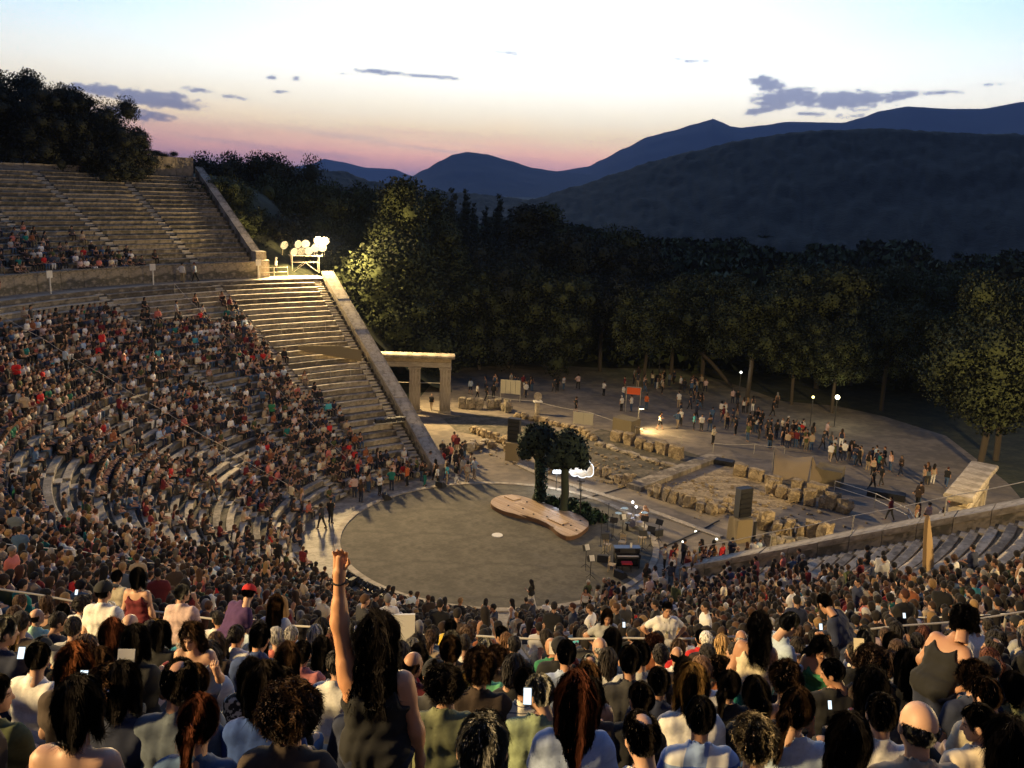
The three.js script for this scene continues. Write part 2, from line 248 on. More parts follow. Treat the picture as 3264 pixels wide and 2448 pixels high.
// end walls of the lower tier: long blocks of sloping coping on a masonry wall
function endWall(label, thOf, side, th0) {
  const o = thing('end_wall', label, 'wall');
  const dir = pol(1, th0).normalize(), nrm = V(dir.z, 0, -dir.x).multiplyScalar(side);
  const P = (r, off, y) => { const v = pol(r, thOf(r)); return v.addScaledVector(nrm, off).setY(y); };
  const yt = (r) => .75 + (r - 12.4) * .36 / .727;
  const N = 17;
  for (let k = 0; k < N; k++) {
    const r0 = lerp(12.2, 37.3, k / N), r1 = lerp(12.2, 37.3, (k + 1) / N) - .025;
    for (const [nm, w0, w1, lo, hi, mat] of [['coping_block', -.62, .58, -.02, .3, stone], ['wall_block', -.5, .5, -9, 0, wallstone]]) {
      const jit = nm === 'coping_block' ? (hash2(k, 3) - .5) * .05 : 0, c = [];
      for (const r of [r0, r1]) for (const off of [w0, w1]) for (const e of [lo, hi]) c.push(P(r, off, Math.max(nm === 'wall_block' && e === lo ? -.2 : -9, nm === 'wall_block' && e === lo ? -.2 : yt(r) + e + jit)));
      // c: r0(w0 lo,hi)(w1 lo,hi) r1(...)
      const g = new THREE.BufferGeometry(), q = [], u = [], f = (a, b, d, e) => { const A = c[a], B = c[b], Cc = c[d], E = c[e]; for (const [x, s, t] of [[A, 0, 0], [B, 1, 0], [Cc, 1, 1], [A, 0, 0], [Cc, 1, 1], [E, 0, 1]]) { q.push(x.x, x.y, x.z); u.push(s * A.distanceTo(B) + k * .3, t * B.distanceTo(Cc)); } };
      f(0, 4, 5, 1); f(6, 2, 3, 7); f(1, 5, 7, 3); f(0, 1, 3, 2); f(4, 6, 7, 5);
      g.setAttribute('position', new THREE.Float32BufferAttribute(q, 3)); g.setAttribute('uv', new THREE.Float32BufferAttribute(u, 2)); g.computeVertexNormals();
      part(nm, g, mat, o);
    }
  }
}
endWall('sloping stone wall ending the left seats below the floodlights', endL, 1, -149.2);
endWall('sloping stone wall ending the right seats near the right gate', endR, -1, 53.2);
{ // retaining wall along the walkway and its thick end pier
  const o = thing('retaining_wall', 'stone retaining wall between walkway and upper seats', 'wall');
  for (let k = 0; k < 64; k++) {
    const a = -142.6 + k * 3, b = a + 2.96; if (a > 46) break;
    const g = new THREE.BufferGeometry(), c = [[39.15, YD - .05], [39.15 + hash2(k, 7) * .03, 14.06], [39.1, 14.08], [39.1, 14.2 + hash2(k, 9) * .03], [39.72, 14.2 + hash2(k, 9) * .03], [39.72, 13.3]], p = [], u = [], idx = [];
    for (let i = 0; i <= 3; i++) c.forEach(([r, y], j) => { const v = pol(r, lerp(a, b, i / 3), y); p.push(v.x, v.y, v.z); u.push(lerp(a, b, i / 3) * RAD * r, y + j * .1); });
    for (let i = 0; i < 3; i++) for (let j = 0; j < 5; j++) { const q = i * 6 + j; idx.push(q, q + 1, q + 6, q + 1, q + 7, q + 6); }
    g.setAttribute('position', new THREE.Float32BufferAttribute(p, 3)); g.setAttribute('uv', new THREE.Float32BufferAttribute(u, 2)); g.setIndex(idx); const h = g.toNonIndexed(); h.computeVertexNormals(); part('wall_slab', h, wallstone, o);
  }
  // end wall of the upper tier climbing to the rim, with a pier at its foot and a masonry block on top
  const e = thing('upper_end_wall', 'sloping stone end wall of the upper tier climbing to the rim', 'wall');
  const yu = (r) => 14.55 + (r - 39.6) * .388 / .8;
  const slab = (nm, r0, r1, y0, y1, w, mat, th = -143.35) => { const dir = pol(1, th), n = V(dir.z, 0, -dir.x), c = []; for (const [r, y] of [[r0, y0], [r1, y1]]) for (const s of [-w, w]) for (const yy of [Math.max(-1, y - 9), y]) c.push(dir.clone().multiplyScalar(r).addScaledVector(n, s).setY(yy)); const q = [], u = [], f = (a, b, d, x) => { for (const [i, s, t] of [[a, 0, 0], [b, 1, 0], [d, 1, 1], [a, 0, 0], [d, 1, 1], [x, 0, 1]]) { q.push(c[i].x, c[i].y, c[i].z); u.push(s * c[a].distanceTo(c[b]), t * c[b].distanceTo(c[d])); } }; f(0, 4, 5, 1); f(6, 2, 3, 7); f(1, 5, 7, 3); f(0, 1, 3, 2); f(4, 6, 7, 5); const g = new THREE.BufferGeometry(); g.setAttribute('position', new THREE.Float32BufferAttribute(q, 3)); g.setAttribute('uv', new THREE.Float32BufferAttribute(u, 2)); g.computeVertexNormals(); part(nm, g, mat, e); };
  slab('pier', 39.0, 40.6, 14.35, 14.35, .62, stone); slab('pier_cap', 39.4, 40.7, 15.15, 15.15, .5, stone);
  for (let k = 0; k < 11; k++) { const a = lerp(40.72, 57.2, k / 11), b = lerp(40.72, 57.2, (k + 1) / 11) - .03; slab('coping_block', a, b, yu(a), yu(b), .42, k % 2 ? stone : oldstone); }
  const rim = thing('rim_wall', 'low stone wall along the rim of the upper tier', 'wall');
  for (let k = 0; k < 30; k++) { const a = -142.8 + k * 1.9, hgt = k < 4 ? 1.55 + hash2(k, 1) * .12 : .22 + hash2(k, 2) * .12; const v = pol(57.6, a + .95, 22.35 + hgt / 2 - .4); const m = part('rim_block', bx(1.86, hgt + .8, .7), k < 4 ? wallstone : oldstone, rim); m.position.copy(v); m.rotation.y = (a + .95) * RAD; }
}
// ------------------------------------------------------------------ floodlight towers
const glow = (r, g, b, k) => new THREE.MeshStandardMaterial({ color: 0x111111, emissive: new THREE.Color().setRGB(r, g, b), emissiveIntensity: k, roughness: .4 });
const lensM = glow(1, .74, .34, 1.9), housingM = M(.05, .05, .05, .5), boneM = M(.5, .47, .4, .5, { metalness: .5 });
function spot(p, t, cd, angle, pen = .6, col = LAMP, rad = 12) { const l = new THREE.SpotLight(col, cd, 0, angle, pen, 2); l.position.copy(p); l.target.position.copy(t); l.castShadow = true; l.shadow.radius = rad; scene.add(l, l.target); return l; }
function point(p, cd, col = LAMP, rad = 10) { const l = new THREE.PointLight(col, cd, 0, 2); l.position.copy(p); l.castShadow = true; l.shadow.radius = rad; scene.add(l); return l; }
function lightTower(label, [x, y, z], turn, w, d, h, lamps) {
  const o = thing('floodlight_tower', label, 'light tower', [x, y, z], turn, 'floodlight towers');
  for (const sx of [-1, 1]) for (const sz of [-1, 1]) part('leg', rod(V(sx * w / 2, 0, sz * d / 2), V(sx * w / 2, h, sz * d / 2), .045), boneM, o);
  for (const sz of [-1, 1]) { part('rail', rod(V(-w / 2, h * .62, sz * d / 2), V(w / 2, h * .62, sz * d / 2), .03), boneM, o); part('rail', rod(V(-w / 2 - .3, h, sz * d / 2), V(w / 2 + .3, h, sz * d / 2), .035), boneM, o); part('brace', rod(V(-w / 2, 0, sz * d / 2), V(0, h * .6, sz * d / 2), .025), boneM, o); part('brace', rod(V(w / 2, 0, sz * d / 2), V(0, h * .6, sz * d / 2), .025), boneM, o); }
  const can = new THREE.CylinderGeometry(.44, .3, .36, 20).rotateX(Math.PI / 2), lens = new THREE.CircleGeometry(.42, 24), yoke = new THREE.TorusGeometry(.4, .022, 6, 14, Math.PI);
  for (const [lx, ly, lz, ry, rx] of lamps) {
    const f = new THREE.Group(); f.name = 'floodlight'; f.position.set(lx, ly, lz); f.rotation.set(rx, ry, 0, 'YXZ'); o.add(f);
    part('lamp_housing', can, housingM, f); part('lamp_lens', lens, lensM, f).position.z = .18; part('lamp_yoke', yoke, boneM, f).rotation.z = Math.PI;
    part('lamp_stem', rod(V(0, -.42, 0), V(0, -.42 - Math.max(.05, ly - h - .42), 0), .03), boneM, f);
  }
  return o;
}
const lampsA = [[-2.15, 2.85, .5, .5, .25], [-1.2, 2.2, .55, .5, .3], [-.45, 2.25, .55, .3, .35], [.3, 2.3, .55, .2, .3], [-.8, 2.95, .5, .6, .2], [0, 3.0, .5, .1, .25], [.95, 2.6, .55, .1, .3], [1.25, 3.35, .5, .2, .2], [1.95, 3.3, .5, .0, .2], [1.7, 2.65, .55, .0, .3]];
const twA = V(-20.72, YD, -37.6);
lightTower('glowing floodlight tower at the left end of the walkway', [twA.x, twA.y, twA.z], .32, 2.7, 1.3, 1.75, lampsA);
spot(V(-20.9, 15.5, -36.2), V(-5, 0, -6), 3000, 1.1, .45, LAMP, 40); spot(V(-19.2, 15.9, -36.5), V(-9, 4, -16), 4200, .95, .6); point(V(-18.6, 15.9, -36.6), 650); spot(V(-18.4, 15.9, -36.8), V(-4, 12, -50), 750, .75, .8);
spot(V(-20.4, 15.7, -36.4), V(2, 0, -4), 1300, .62, .7, LAMP, 40); spot(V(-21.6, 15.6, -36.3), V(-20, 5, 14), 2300, .72, .8); spot(V(-19.6, 15.8, -36.6), V(12, 14, 40), 3800, .5, .8);
const lampsB = [[-1.6, 2.6, .5, 0, .3], [-.8, 2.3, .5, 0, .3], [0, 2.6, .5, 0, .3], [.8, 2.3, .5, 0, .3], [1.6, 2.6, .5, 0, .3]];
const twB = pol(42.6, 57.5, YD);
lightTower('floodlight tower at the right end of the walkway, beyond the right gate', [twB.x, twB.y, twB.z], 237.5 * RAD, 2.7, 1.3, 1.75, lampsB);
{ const p = pol(41.9, 57.2, YD + 2.7); spot(p, V(14, 1, -7), 4200, .5, .9); spot(pol(41.9, 58.4, YD + 2.8), V(43, 8, -17), 3000, .5, .8); point(pol(41.7, 57, YD + 2.6), 2000); }
const twC = pol(60, -31, 22.2);
lightTower('floodlight tower on the rim left behind the near rows', [twC.x, twC.y, twC.z], 149 * RAD, 2.7, 1.3, 3.6, lampsB.map((l) => [l[0], l[1] + 2, l[2], l[3], l[4]]));
{ const p = pol(59.2, -31, 28.1); spot(p, V(3, 18, 44), 9000, .5, .8, LAMP, 45); spot(pol(59.2, -30, 28.2), V(5, 0, -8), 700, .42, .9); spot(pol(59.2, -32, 28.2), pol(24, -62, 6), 1800, .6, .9); }

// ------------------------------------------------------------------ gates of the side entrances
function gate(label, c, turn, pillars, len, off) {
  const o = thing('stone_gate', label, 'gate', [c[0], 0, c[1]], turn, 'stone gates of the side entrances');
  for (const [x, w] of pillars) {
    part('pillar', bx(w, 4.55, .8, x, 2.28), stone, o); part('pilaster', bx(w * .5, 4.3, .1, x - w * .18, 2.3, .45), stone, o); part('pilaster', bx(w * .5, 4.3, .1, x - w * .18, 2.3, -.45), stone, o);
    part('plinth', bx(w + .16, .22, 1.02, x, .11), stone, o); part('capital', bx(w + .14, .2, .98, x, 4.45), stone, o);
  }
  const L = 3, s = len / L;
  for (let k = 0; k < L; k++) part('architrave', bx(s - .02, .5, .9, off - len / 2 + s * (k + .5), 4.81 + (k % 2) * .008), stone, o);
  for (let k = 0; k < 5; k++) part('frieze_block', bx(len / 5 - .02, .36, .84, off - len / 2 + len / 5 * (k + .5), 5.245), ochre, o);
  const pr = [[-.48, 0], [.48, 0], [.62, .12], [.78, .16], [.78, .3], [.7, .38], [-.7, .38], [-.78, .3], [-.78, .16], [-.62, .12]];
  for (let k = 0; k < 6; k++) { const sh = new THREE.Shape(pr.map(([a, b]) => new THREE.Vector2(a * (1 + (hash2(k, 5) - .5) * .05), b + (b > .2 ? (hash2(k, 8) - .5) * .07 : 0)))), g = new THREE.ExtrudeGeometry(sh, { depth: (len + .7) / 6 - .015, bevelEnabled: false }); g.rotateY(Math.PI / 2); g.translate(off - (len + .7) / 2 + (len + .7) / 6 * k, 5.43, 0); part('cornice_block', g, stone, o); }
  return o;
}
const gl = gate('stone double gateway beside the left seats', [-8.6, -30.85], .03, [[-3.55, 1.1], [0, 1.05], [3.0, 1.05]], 7.6, -.25);
part('barrier_bar', rod(V(-3, 2.9, -.1), V(2.6, 2.9, -.1), .035), boneM, gl);
gate('stone double gateway at the right, seen from above', [28.2, 3.0], -Math.atan2(-6.4, 4.95) , [[-3.3, 1.1], [0, 1.05], [3.1, 1.05]], 7.6, 0);

// ------------------------------------------------------------------ ruins of the stage building
function rock(w, h, d, seed, rough = .12) {                    // weathered block with chipped corners
  const g = new THREE.BoxGeometry(w, h, d, 3, 2, 3), p = g.attributes.position, R = rng(seed), key = new Map();
  for (let i = 0; i < p.count; i++) {
    const k = [p.getX(i), p.getY(i), p.getZ(i)].map((v) => v.toFixed(3)).join();
    if (!key.has(k)) { const c = (Math.abs(p.getX(i)) > w * .45) + (Math.abs(p.getY(i)) > h * .45) + (Math.abs(p.getZ(i)) > d * .45); const sh = 1 - (c >= 2 ? (c - 1) * rough * R() : 0); key.set(k, [p.getX(i) * sh + (R() - .5) * w * rough * .35, p.getY(i) * sh + (R() - .5) * h * rough * .35, p.getZ(i) * sh + (R() - .5) * d * rough * .35]); }
    p.setXYZ(i, ...key.get(k));
  }
  const u = g.attributes.uv, s = seed * .618; for (let i = 0; i < u.count; i++) u.setXY(i, u.getX(i) * w + s, u.getY(i) * h + s * .7);
  const q = g.toNonIndexed(); q.computeVertexNormals(); q.translate(0, h / 2, 0); return q;
}
const SK = Math.atan2(15.2, 16) ;                              // the ruins run this way across the plan
const skTurn = -SK;
[[10.5, -22.6, 1.05, .95], [11.4, -21.8, 1.05, 1.05], [12.25, -20.7, .8, 1.0], [13.0, -20.0, .9, .8], [13.95, -19.2, 1.15, 1.1], [14.95, -18.05, 1.2, 1.15], [19.3, -13.8, 1.1, 1.05], [20.3, -12.9, 1.15, .95], [21.45, -12.1, 1.2, .7], [22.9, -10.9, .8, .85], [24.0, -9.8, 1.45, .95]].forEach(([x, z, w, h], i) => {
  const m = part('stone_block', rock(w, h, .85, 40 + i, .17), ochre, scene); place(m, x, -.02, z, skTurn + (hash2(i, 4) - .5) * .15);
  tag(m, ['tall ochre stone block, first of the left row of six', 'ochre stone block, second of the left row of six', 'narrow ochre stone block, third of the left row of six', 'low ochre stone block, fourth of the left row of six', 'ochre stone block, fifth of the left row of six', 'large ochre stone block ending the left row beside the ramp', 'ochre stone block right of the ramp head', 'ochre stone block in the middle of the right row', 'rounded low ochre block before the tan canopy', 'small pointed ochre block right of the tan canopy', 'wide ochre stone block below the tan tarpaulin box'][i], 'stone block', 'upright blocks of the ruined stage wall');
});
function rubbleWall(name, label, line, h, w, mat, seed, step = .75, depth = .6) {
  const o = thing(name, label, 'ruined wall'), R = rng(seed), c = new THREE.CatmullRomCurve3(line.map(([x, z]) => V(x, 0, z)), false, 'centripetal'), L = c.getLength();
  for (let s = step / 2; s < L; ) { const a = step * (.7 + R() * .6), u = Math.min(1, s / L), p = c.getPointAt(u), t = c.getTangentAt(u), hh = h * (.65 + R() * .6); const m = part('stone', rock(a * .96, hh, depth * (.8 + R() * .4), seed + Math.round(s * 100), .3), mat, o); place(m, p.x + (R() - .5) * .12, -.02, p.z + (R() - .5) * .12, Math.atan2(-t.z, t.x) + (R() - .5) * .12); s += a; }
  return o;
}
rubbleWall('ruined_wall', 'low rubble wall behind the light cloud, left of the ramp', [[6.1, -14.4], [7.7, -13.0], [9.1, -11.4], [10.1, -10.4]], .75, .7, ochre, 11);
rubbleWall('ruined_wall', 'low rubble wall between ramp and right loudspeaker', [[11.0, -8.7], [12.4, -7.4], [13.9, -6.0], [15.0, -4.8]], .85, .7, ochre, 23);
rubbleWall('ruined_wall', 'pale foundation stones before the left row of blocks', [[8.6, -21.2], [11.0, -18.6], [13.3, -15.9], [14.8, -14.7]], .32, .7, stone, 31, .9, .5);
rubbleWall('ruined_wall', 'rubble along the far left edge of the stage ruins', [[1.3, -30.1], [4.2, -28.0], [6.8, -25.6], [8.6, -22.4]], .6, .7, ochre, 47);
rubbleWall('ruined_wall', 'broken low wall running right from the left gateway', [[-4.6, -32.6], [-2.6, -32.6], [0, -32.9], [.9, -31.2]], 1.05, .7, wallstone, 53, 1.1, .7);
rubbleWall('ruined_wall', 'foundation stones at the right end of the ruins', [[20.3, -10.1], [21.4, -8.5], [22.6, -7.5], [23.8, -7.1], [25.0, -5.7]], 1.1, .7, ochre, 61, .95, .8);
rubbleWall('ruined_wall', 'jumbled stones behind the right loudspeaker box', [[17.6, -2.8], [18.4, -1.9], [19.4, -1.6], [20.4, -.9], [21.3, .2]], 1.2, .7, ochre, 73, .85, .9);
rubbleWall('ruined_wall', 'front line of stones near the right crowd', [[17.0, .6], [18.3, .2], [19.6, .3], [20.8, 1.4], [22, 2.4]], .75, .7, wallstone, 79, .9, .7);
rubbleWall('ruined_wall', 'second line of rubble left of the fake trees', [[-2.6, -24.2], [-1.4, -22.4], [.2, -20.8], [1.0, -19.0]], .8, .7, ochre, 83, .8, .7);
rubbleWall('ruined_wall', 'long base course behind the whole stage', [[2.2, -19.4], [4.4, -17.4], [6.4, -15.6]], .45, .7, wallstone, 89, .9, .6);
{ const R = rng(91), o = thing('rock_pile', 'heap of broken stones behind the right loudspeaker', 'rock pile', [15.9, 0, -6.0]); for (let i = 0; i < 22; i++) { const s = .25 + R() * .4; place(part('stone', rock(s, s * .7, s * .9, 300 + i, .3), ochre, o), (R() - .5) * 2.0, Math.max(0, .5 - i * .03) * R(), (R() - .5) * 1.9, R() * 6, (R() - .5) * .5); } }
{ const R = rng(97), o = thing('rock_pile', 'scattered boulders between left stairs wall and stage ruins', 'rock pile', [-.9, 0, -20.4]); for (let i = 0; i < 12; i++) { const s = .4 + R() * .6; place(part('stone', rock(s, s * .75, s * .8, 400 + i, .3), i % 2 ? stone : ochre, o), (R() - .5) * 3.4, 0, (R() - .3) * 3.2, R() * 6); } }
{ // loose rubble lying about the ruins, beyond counting
  const R = rng(1717), gs = []; for (let i = 0; i < 520; i++) { const u = R(), x = lerp(0, 23, u) + (R() - .5) * 7, z = lerp(-20, -1, u) - R() * 9 + 3; if (Math.hypot(x, z) < 13.2 || z < -33) continue; const s = .07 + R() * R() * .3, g = rock(s * 1.4, s * .7, s, 5000 + i, .35); g.rotateY(R() * 6.28); g.translate(x, 0, z); gs.push(g); }
  const m = part('scattered_rubble', mergeGeometries(gs), ochre, scene); m.userData = { kind: 'stuff', label: 'loose small stones scattered over the ruins', category: 'rubble' };
}
// walking ramp, front kerb of the stage and earth inside the foundations
{ const a = [[9.7, -10.0], [10.6, -9.15], [19.0, -18.0], [17.9, -18.6]], s = new THREE.Shape(a.map(([x, z]) => new THREE.Vector2(x, -z))), g = new THREE.ExtrudeGeometry(s, { depth: .34, bevelEnabled: true, bevelSize: .02, bevelThickness: .02, bevelSegments: 1 }); g.rotateX(-Math.PI / 2); planUV(g); const m = part('entrance_ramp', g, oldstone, scene); m.position.y = .01; tag(m, 'straight plank ramp crossing the ruins to the plaza', 'ramp'); }
{ const o = thing('stage_kerb', 'line of pale paving slabs along the stage front', 'kerb'), line = [[1.2, -15.3], [2.7, -13.0], [5.3, -10.3], [7.0, -8.8], [10.1, -5.75], [14.6, -.8]], c = new THREE.CatmullRomCurve3(line.map(([x, z]) => V(x, 0, z)), false, 'centripetal'), L = c.getLength(), n = 20; for (let i = 0; i < n; i++) { const p = c.getPointAt((i + .5) / n), t = c.getTangentAt((i + .5) / n); place(part('paving_slab', bx(L / n - .03, .07, .52), stone, o), p.x, .045 + (i % 2) * .006, p.z, Math.atan2(-t.z, t.x)); } }
struct('stage_earth', flat([[2.4, -18], [6.2, -14], [10.3, -9.9], [18, -18], [14, -22.5], [9.5, -26.5]], .006), dirt, 'dusty earth inside the ruined stage foundations');
struct('stage_earth', flat([[11.2, -8.3], [15.4, -4.2], [22, -7.6], [24, -10.4], [19, -16.4]], .006), ochre, 'sandy earth inside the right part of the ruins');
struct('side_earth', flat([[-6, -29.5], [-1, -30.5], [4, -26.5], [0, -22], [-4, -24]], .006), dirt, 'dark earth patch beside the left gateway');
for (const [a, b, l] of [[[10.2, 1.4], [15.2, -3.8], 'dark cable trench from orchestra to right loudspeaker box'], [[5.6, -6.9], [9.6, -10.1], 'dark cable line under the light cloud']]) { const m = part('cable', tube([V(a[0], .03, a[1]), V((a[0] + b[0]) / 2 + .15, .03, (a[1] + b[1]) / 2), V(b[0], .03, b[1])], .05, 20, 6), blackM, scene); tag(m, l, 'cable'); }

// ------------------------------------------------------------------ stage set
{ // curved timber platform: strips of planks cut to its outline
  const out = [[-.5, -4.9], [-.45, -5.7], [.0, -6.45], [.7, -6.8], [1.4, -6.75], [2.4, -6.0], [3.6, -5.0], [4.4, -4.1], [5.2, -3.7], [5.9, -2.5], [6.0, -1.6], [5.6, -.6], [5.0, .25], [4.4, .5], [3.95, 0], [3.4, -1.3], [2.8, -2.1], [1.9, -2.85], [.8, -3.3], [0, -4.0]];
  const cv = new THREE.CatmullRomCurve3(out.map(([x, z]) => V(x, 0, z)), true, 'centripetal').getSpacedPoints(80).slice(0, -1).map((v) => [v.x, v.z]);
  const o = thing('timber_platform', 'curved low platform of warm wooden planks', 'platform');
  const sh = new THREE.Shape(cv.map(([x, z]) => new THREE.Vector2(x, -z))), g = new THREE.ExtrudeGeometry(sh, { depth: .26, bevelEnabled: false }); g.rotateX(-Math.PI / 2); planUV(g); part('base', g, M(.17, .09, .045, .7), o).position.y = .02;
  const ang = .86, ux = Math.cos(ang), uz = Math.sin(ang), P = cv.map(([x, z]) => [x * ux + z * uz, -x * uz + z * ux]);
  const clip = (poly, ax, lim, keep) => { const r = []; for (let i = 0; i < poly.length; i++) { const A = poly[i], B = poly[(i + 1) % poly.length], a = (A[ax] - lim) * keep, b = (B[ax] - lim) * keep; if (a >= 0) r.push(A); if (a * b < 0) { const t = a / (a - b); r.push([lerp(A[0], B[0], t), lerp(A[1], B[1], t)]); } } return r; };
  const xs = P.map((p) => p[0]), zs = P.map((p) => p[1]), R = rng(5);
  const tones = [[.50, .35, .20], [.43, .29, .16], [.57, .41, .25], [.47, .33, .20]].map((c) => { const t = tex(128, (u, v) => { const k = .8 + .35 * fbm(u * 3, v * 40, 3, 0); return c.map((x) => toS(x * k)); }); t.repeat.set(.5, 1.2); return new THREE.MeshStandardMaterial({ map: t, roughness: .55 }); });
  for (let z = Math.min(...zs), k = 0; z < Math.max(...zs); z += .3, k++) for (let x = Math.min(...xs) - R() * 2; x < Math.max(...xs);) {
    const l = 1.6 + R() * 1.6; let q = clip(clip(P, 1, z + .006, 1), 1, z + .294, -1); q = clip(clip(q, 0, x + .006, 1), 0, x + l - .006, -1); x += l;
    if (q.length < 3) continue;
    const pts = q.map(([a, b]) => new THREE.Vector2(a * ux - b * uz, -(a * uz + b * ux))); const s2 = new THREE.Shape(pts); if (Math.abs(THREE.ShapeUtils.area(pts)) < .02) continue;
    const h = new THREE.ExtrudeGeometry(s2, { depth: .035, bevelEnabled: false }); h.rotateX(-Math.PI / 2); const pp = h.attributes.position, u = new Float32Array(pp.count * 2); for (let i = 0; i < pp.count; i++) { u[2 * i] = pp.getX(i) * ux + pp.getZ(i) * uz; u[2 * i + 1] = -pp.getX(i) * uz + pp.getZ(i) * ux; } h.setAttribute('uv', new THREE.BufferAttribute(u, 2));
    part('plank', h, tones[Math.floor(R() * 4)], o).position.y = .285 + R() * .012;
  }
  // two raised steps and small floor lights
  for (const [x, z, w] of [[1.0, -6.1, 1.0], [4.0, -2.0, 1.3]]) place(part('raised_step', bx(w, .07, .7), tones[2], o), x, .36, z, -ang);
  for (const [x, z] of [[.7, -4.6], [1.7, -4.1], [2.4, -3.1], [3.3, -2.7], [4.3, -1.3], [4.8, -1.3], [5.1, -.5], [2.0, -5.4], [5.5, -2.2]]) place(part('floor_socket', new THREE.CylinderGeometry(.06, .07, .05, 10), blackM, o), x, .34, z);
}
const leafCard = (s) => { const g = new THREE.BufferGeometry(); g.setAttribute('position', new THREE.Float32BufferAttribute([-s * .5, 0, 0, s * .5, 0, 0, 0, s, 0, 0, s * .35, s * .25], 3)); g.setAttribute('uv', new THREE.Float32BufferAttribute([0, 0, 1, 0, .5, 1, .5, .4], 2)); g.setIndex([0, 3, 2, 3, 1, 2]); return g; };
function leafMass(balls, count, size, seed, up = .3, soft = 0) {         // many leaf faces through the volume of some balls [x, y, z, r]
  const R = rng(seed), p = [], n = [], q = new THREE.Quaternion(), e = new THREE.Euler(), tot = balls.reduce((s, b) => s + b[3] * b[3], 0);
  const v = V(0, 0, 0);
  for (const [bx_, by, bz, br] of balls) {
    const c = Math.round(count * br * br / tot);
    for (let i = 0; i < c; i++) {
      const th = R() * 6.2832, cz = R() * 2 - 1, sr = Math.sqrt(1 - cz * cz), rr = br * (soft ? .5 + .78 * Math.pow(R(), .75) : Math.pow(R(), .28) * (1 + (R() - .5) * .16)), dx = sr * Math.cos(th), dy = cz, dz = sr * Math.sin(th);
      e.set((R() - .5) * 2.4, R() * 6.28, (R() - .5) * 2.4); q.setFromEuler(e); const s = size * (.6 + R() * .8);
      for (const [a, b, d] of [[-.5, 0, 0], [.5, 0, .1], [.05, 1.1, 0]]) { v.set(a * s, b * s, d * s).applyQuaternion(q); p.push(bx_ + dx * rr + v.x, by + dy * rr + v.y, bz + dz * rr + v.z); n.push(dx * .8 + (R() - .5) * .5, dy * .8 + up, dz * .8 + (R() - .5) * .5); }
    }
  }
  const g = new THREE.BufferGeometry(); g.setAttribute('position', new THREE.Float32BufferAttribute(p, 3)); g.setAttribute('normal', new THREE.Float32BufferAttribute(n, 3)); return g;
}
const blobOf = (balls, k = .86, det = 2) => merge(balls.map(([x, y, z, r], i) => { const g = new THREE.IcosahedronGeometry(r * k, det), p = g.attributes.position; for (let j = 0; j < p.count; j++) { const s = 1 + (vnoise(p.getX(j) * 5 / r + i * 9, p.getY(j) * 5 / r + p.getZ(j) * 3) - .5) * .3; p.setXYZ(j, p.getX(j) * s, p.getY(j) * s, p.getZ(j) * s); } g.translate(x, y, z); return g; }));
const propLeaf = M(.012, .026, .017, .85), propTrunk = M(.03, .042, .026, .95), ivy = M(.02, .055, .022, .8);
[[2.8, -6.1, 'artificial stage tree with ivy trunk on the left of the platform', [[-.75, 4.3, 0, .75], [-.2, 4.75, .2, .85], [.4, 4.5, -.2, .8], [-1.0, 3.6, .1, .55], [.1, 4.1, .3, .7], [-.6, 5.0, 0, .5]], 3.9, 1], [4.5, -4.2, 'artificial stage tree with bare trunk on the right of the platform', [[-.3, 4.3, 0, .85], [.5, 4.35, .1, .9], [.1, 5.0, 0, .8], [.95, 3.85, 0, .65], [-.75, 3.7, .1, .65], [1.2, 3.5, .2, .4], [.3, 3.9, .3, .7]], 3.6, 0]].forEach(([x, z, label, balls, th, iv], i) => {
  const o = thing('stage_tree', label, 'stage tree', [x, .2, z], 0, 'artificial trees of the stage set');
  const t = merge([tube([V(0, 0, 0), V(.05, 1.4, .02), V(-.03, 2.7, 0), V(.02, th, 0)], .33 - i * .06, 20, 10), rod(V(0, 2.7, 0), V(-.7, 3.7, .1), .13, .08), rod(V(0, 2.9, 0), V(.75, 3.9, 0), .13, .07), rod(V(0, 0, 0), V(0, .5, 0), .48 - i * .1, .32 - i * .06, 10)]);
  part('trunk', t, propTrunk, o); balls.forEach((b) => { b[3] *= 1.16; }); const c = part('crown', leafMass(balls, 4200, .17, 60 + i), propLeaf, o); part('crown_core', blobOf(balls, .84), propLeaf, c);
  if (iv) part('ivy', leafMass([[.15, .6, .3, .45], [.2, 1.2, .32, .45], [.2, 1.8, .3, .43], [.15, 2.4, .3, .42], [.3, .3, .4, .5], [.1, 3.0, .25, .4]], 1500, .13, 77), M(.022, .07, .05, .7), o);
});
{ const b = [[3.8, .2, -5.8, .45], [4.6, .2, -5.6, .5], [5.3, .18, -5.0, .5], [5.9, .2, -4.3, .6], [6.6, .15, -3.5, .5], [7.1, .12, -3.0, .35], [6.2, .15, -2.7, .45], [5.6, .22, -3.8, .5], [5.2, .3, -5.5, .4]]; const m = part('ivy_mound', leafMass(b, 4200, .17, 88), ivy, scene); m.userData.kind = 'stuff'; tag(m, 'mound of green leaves spilling behind the platform', 'foliage'); }
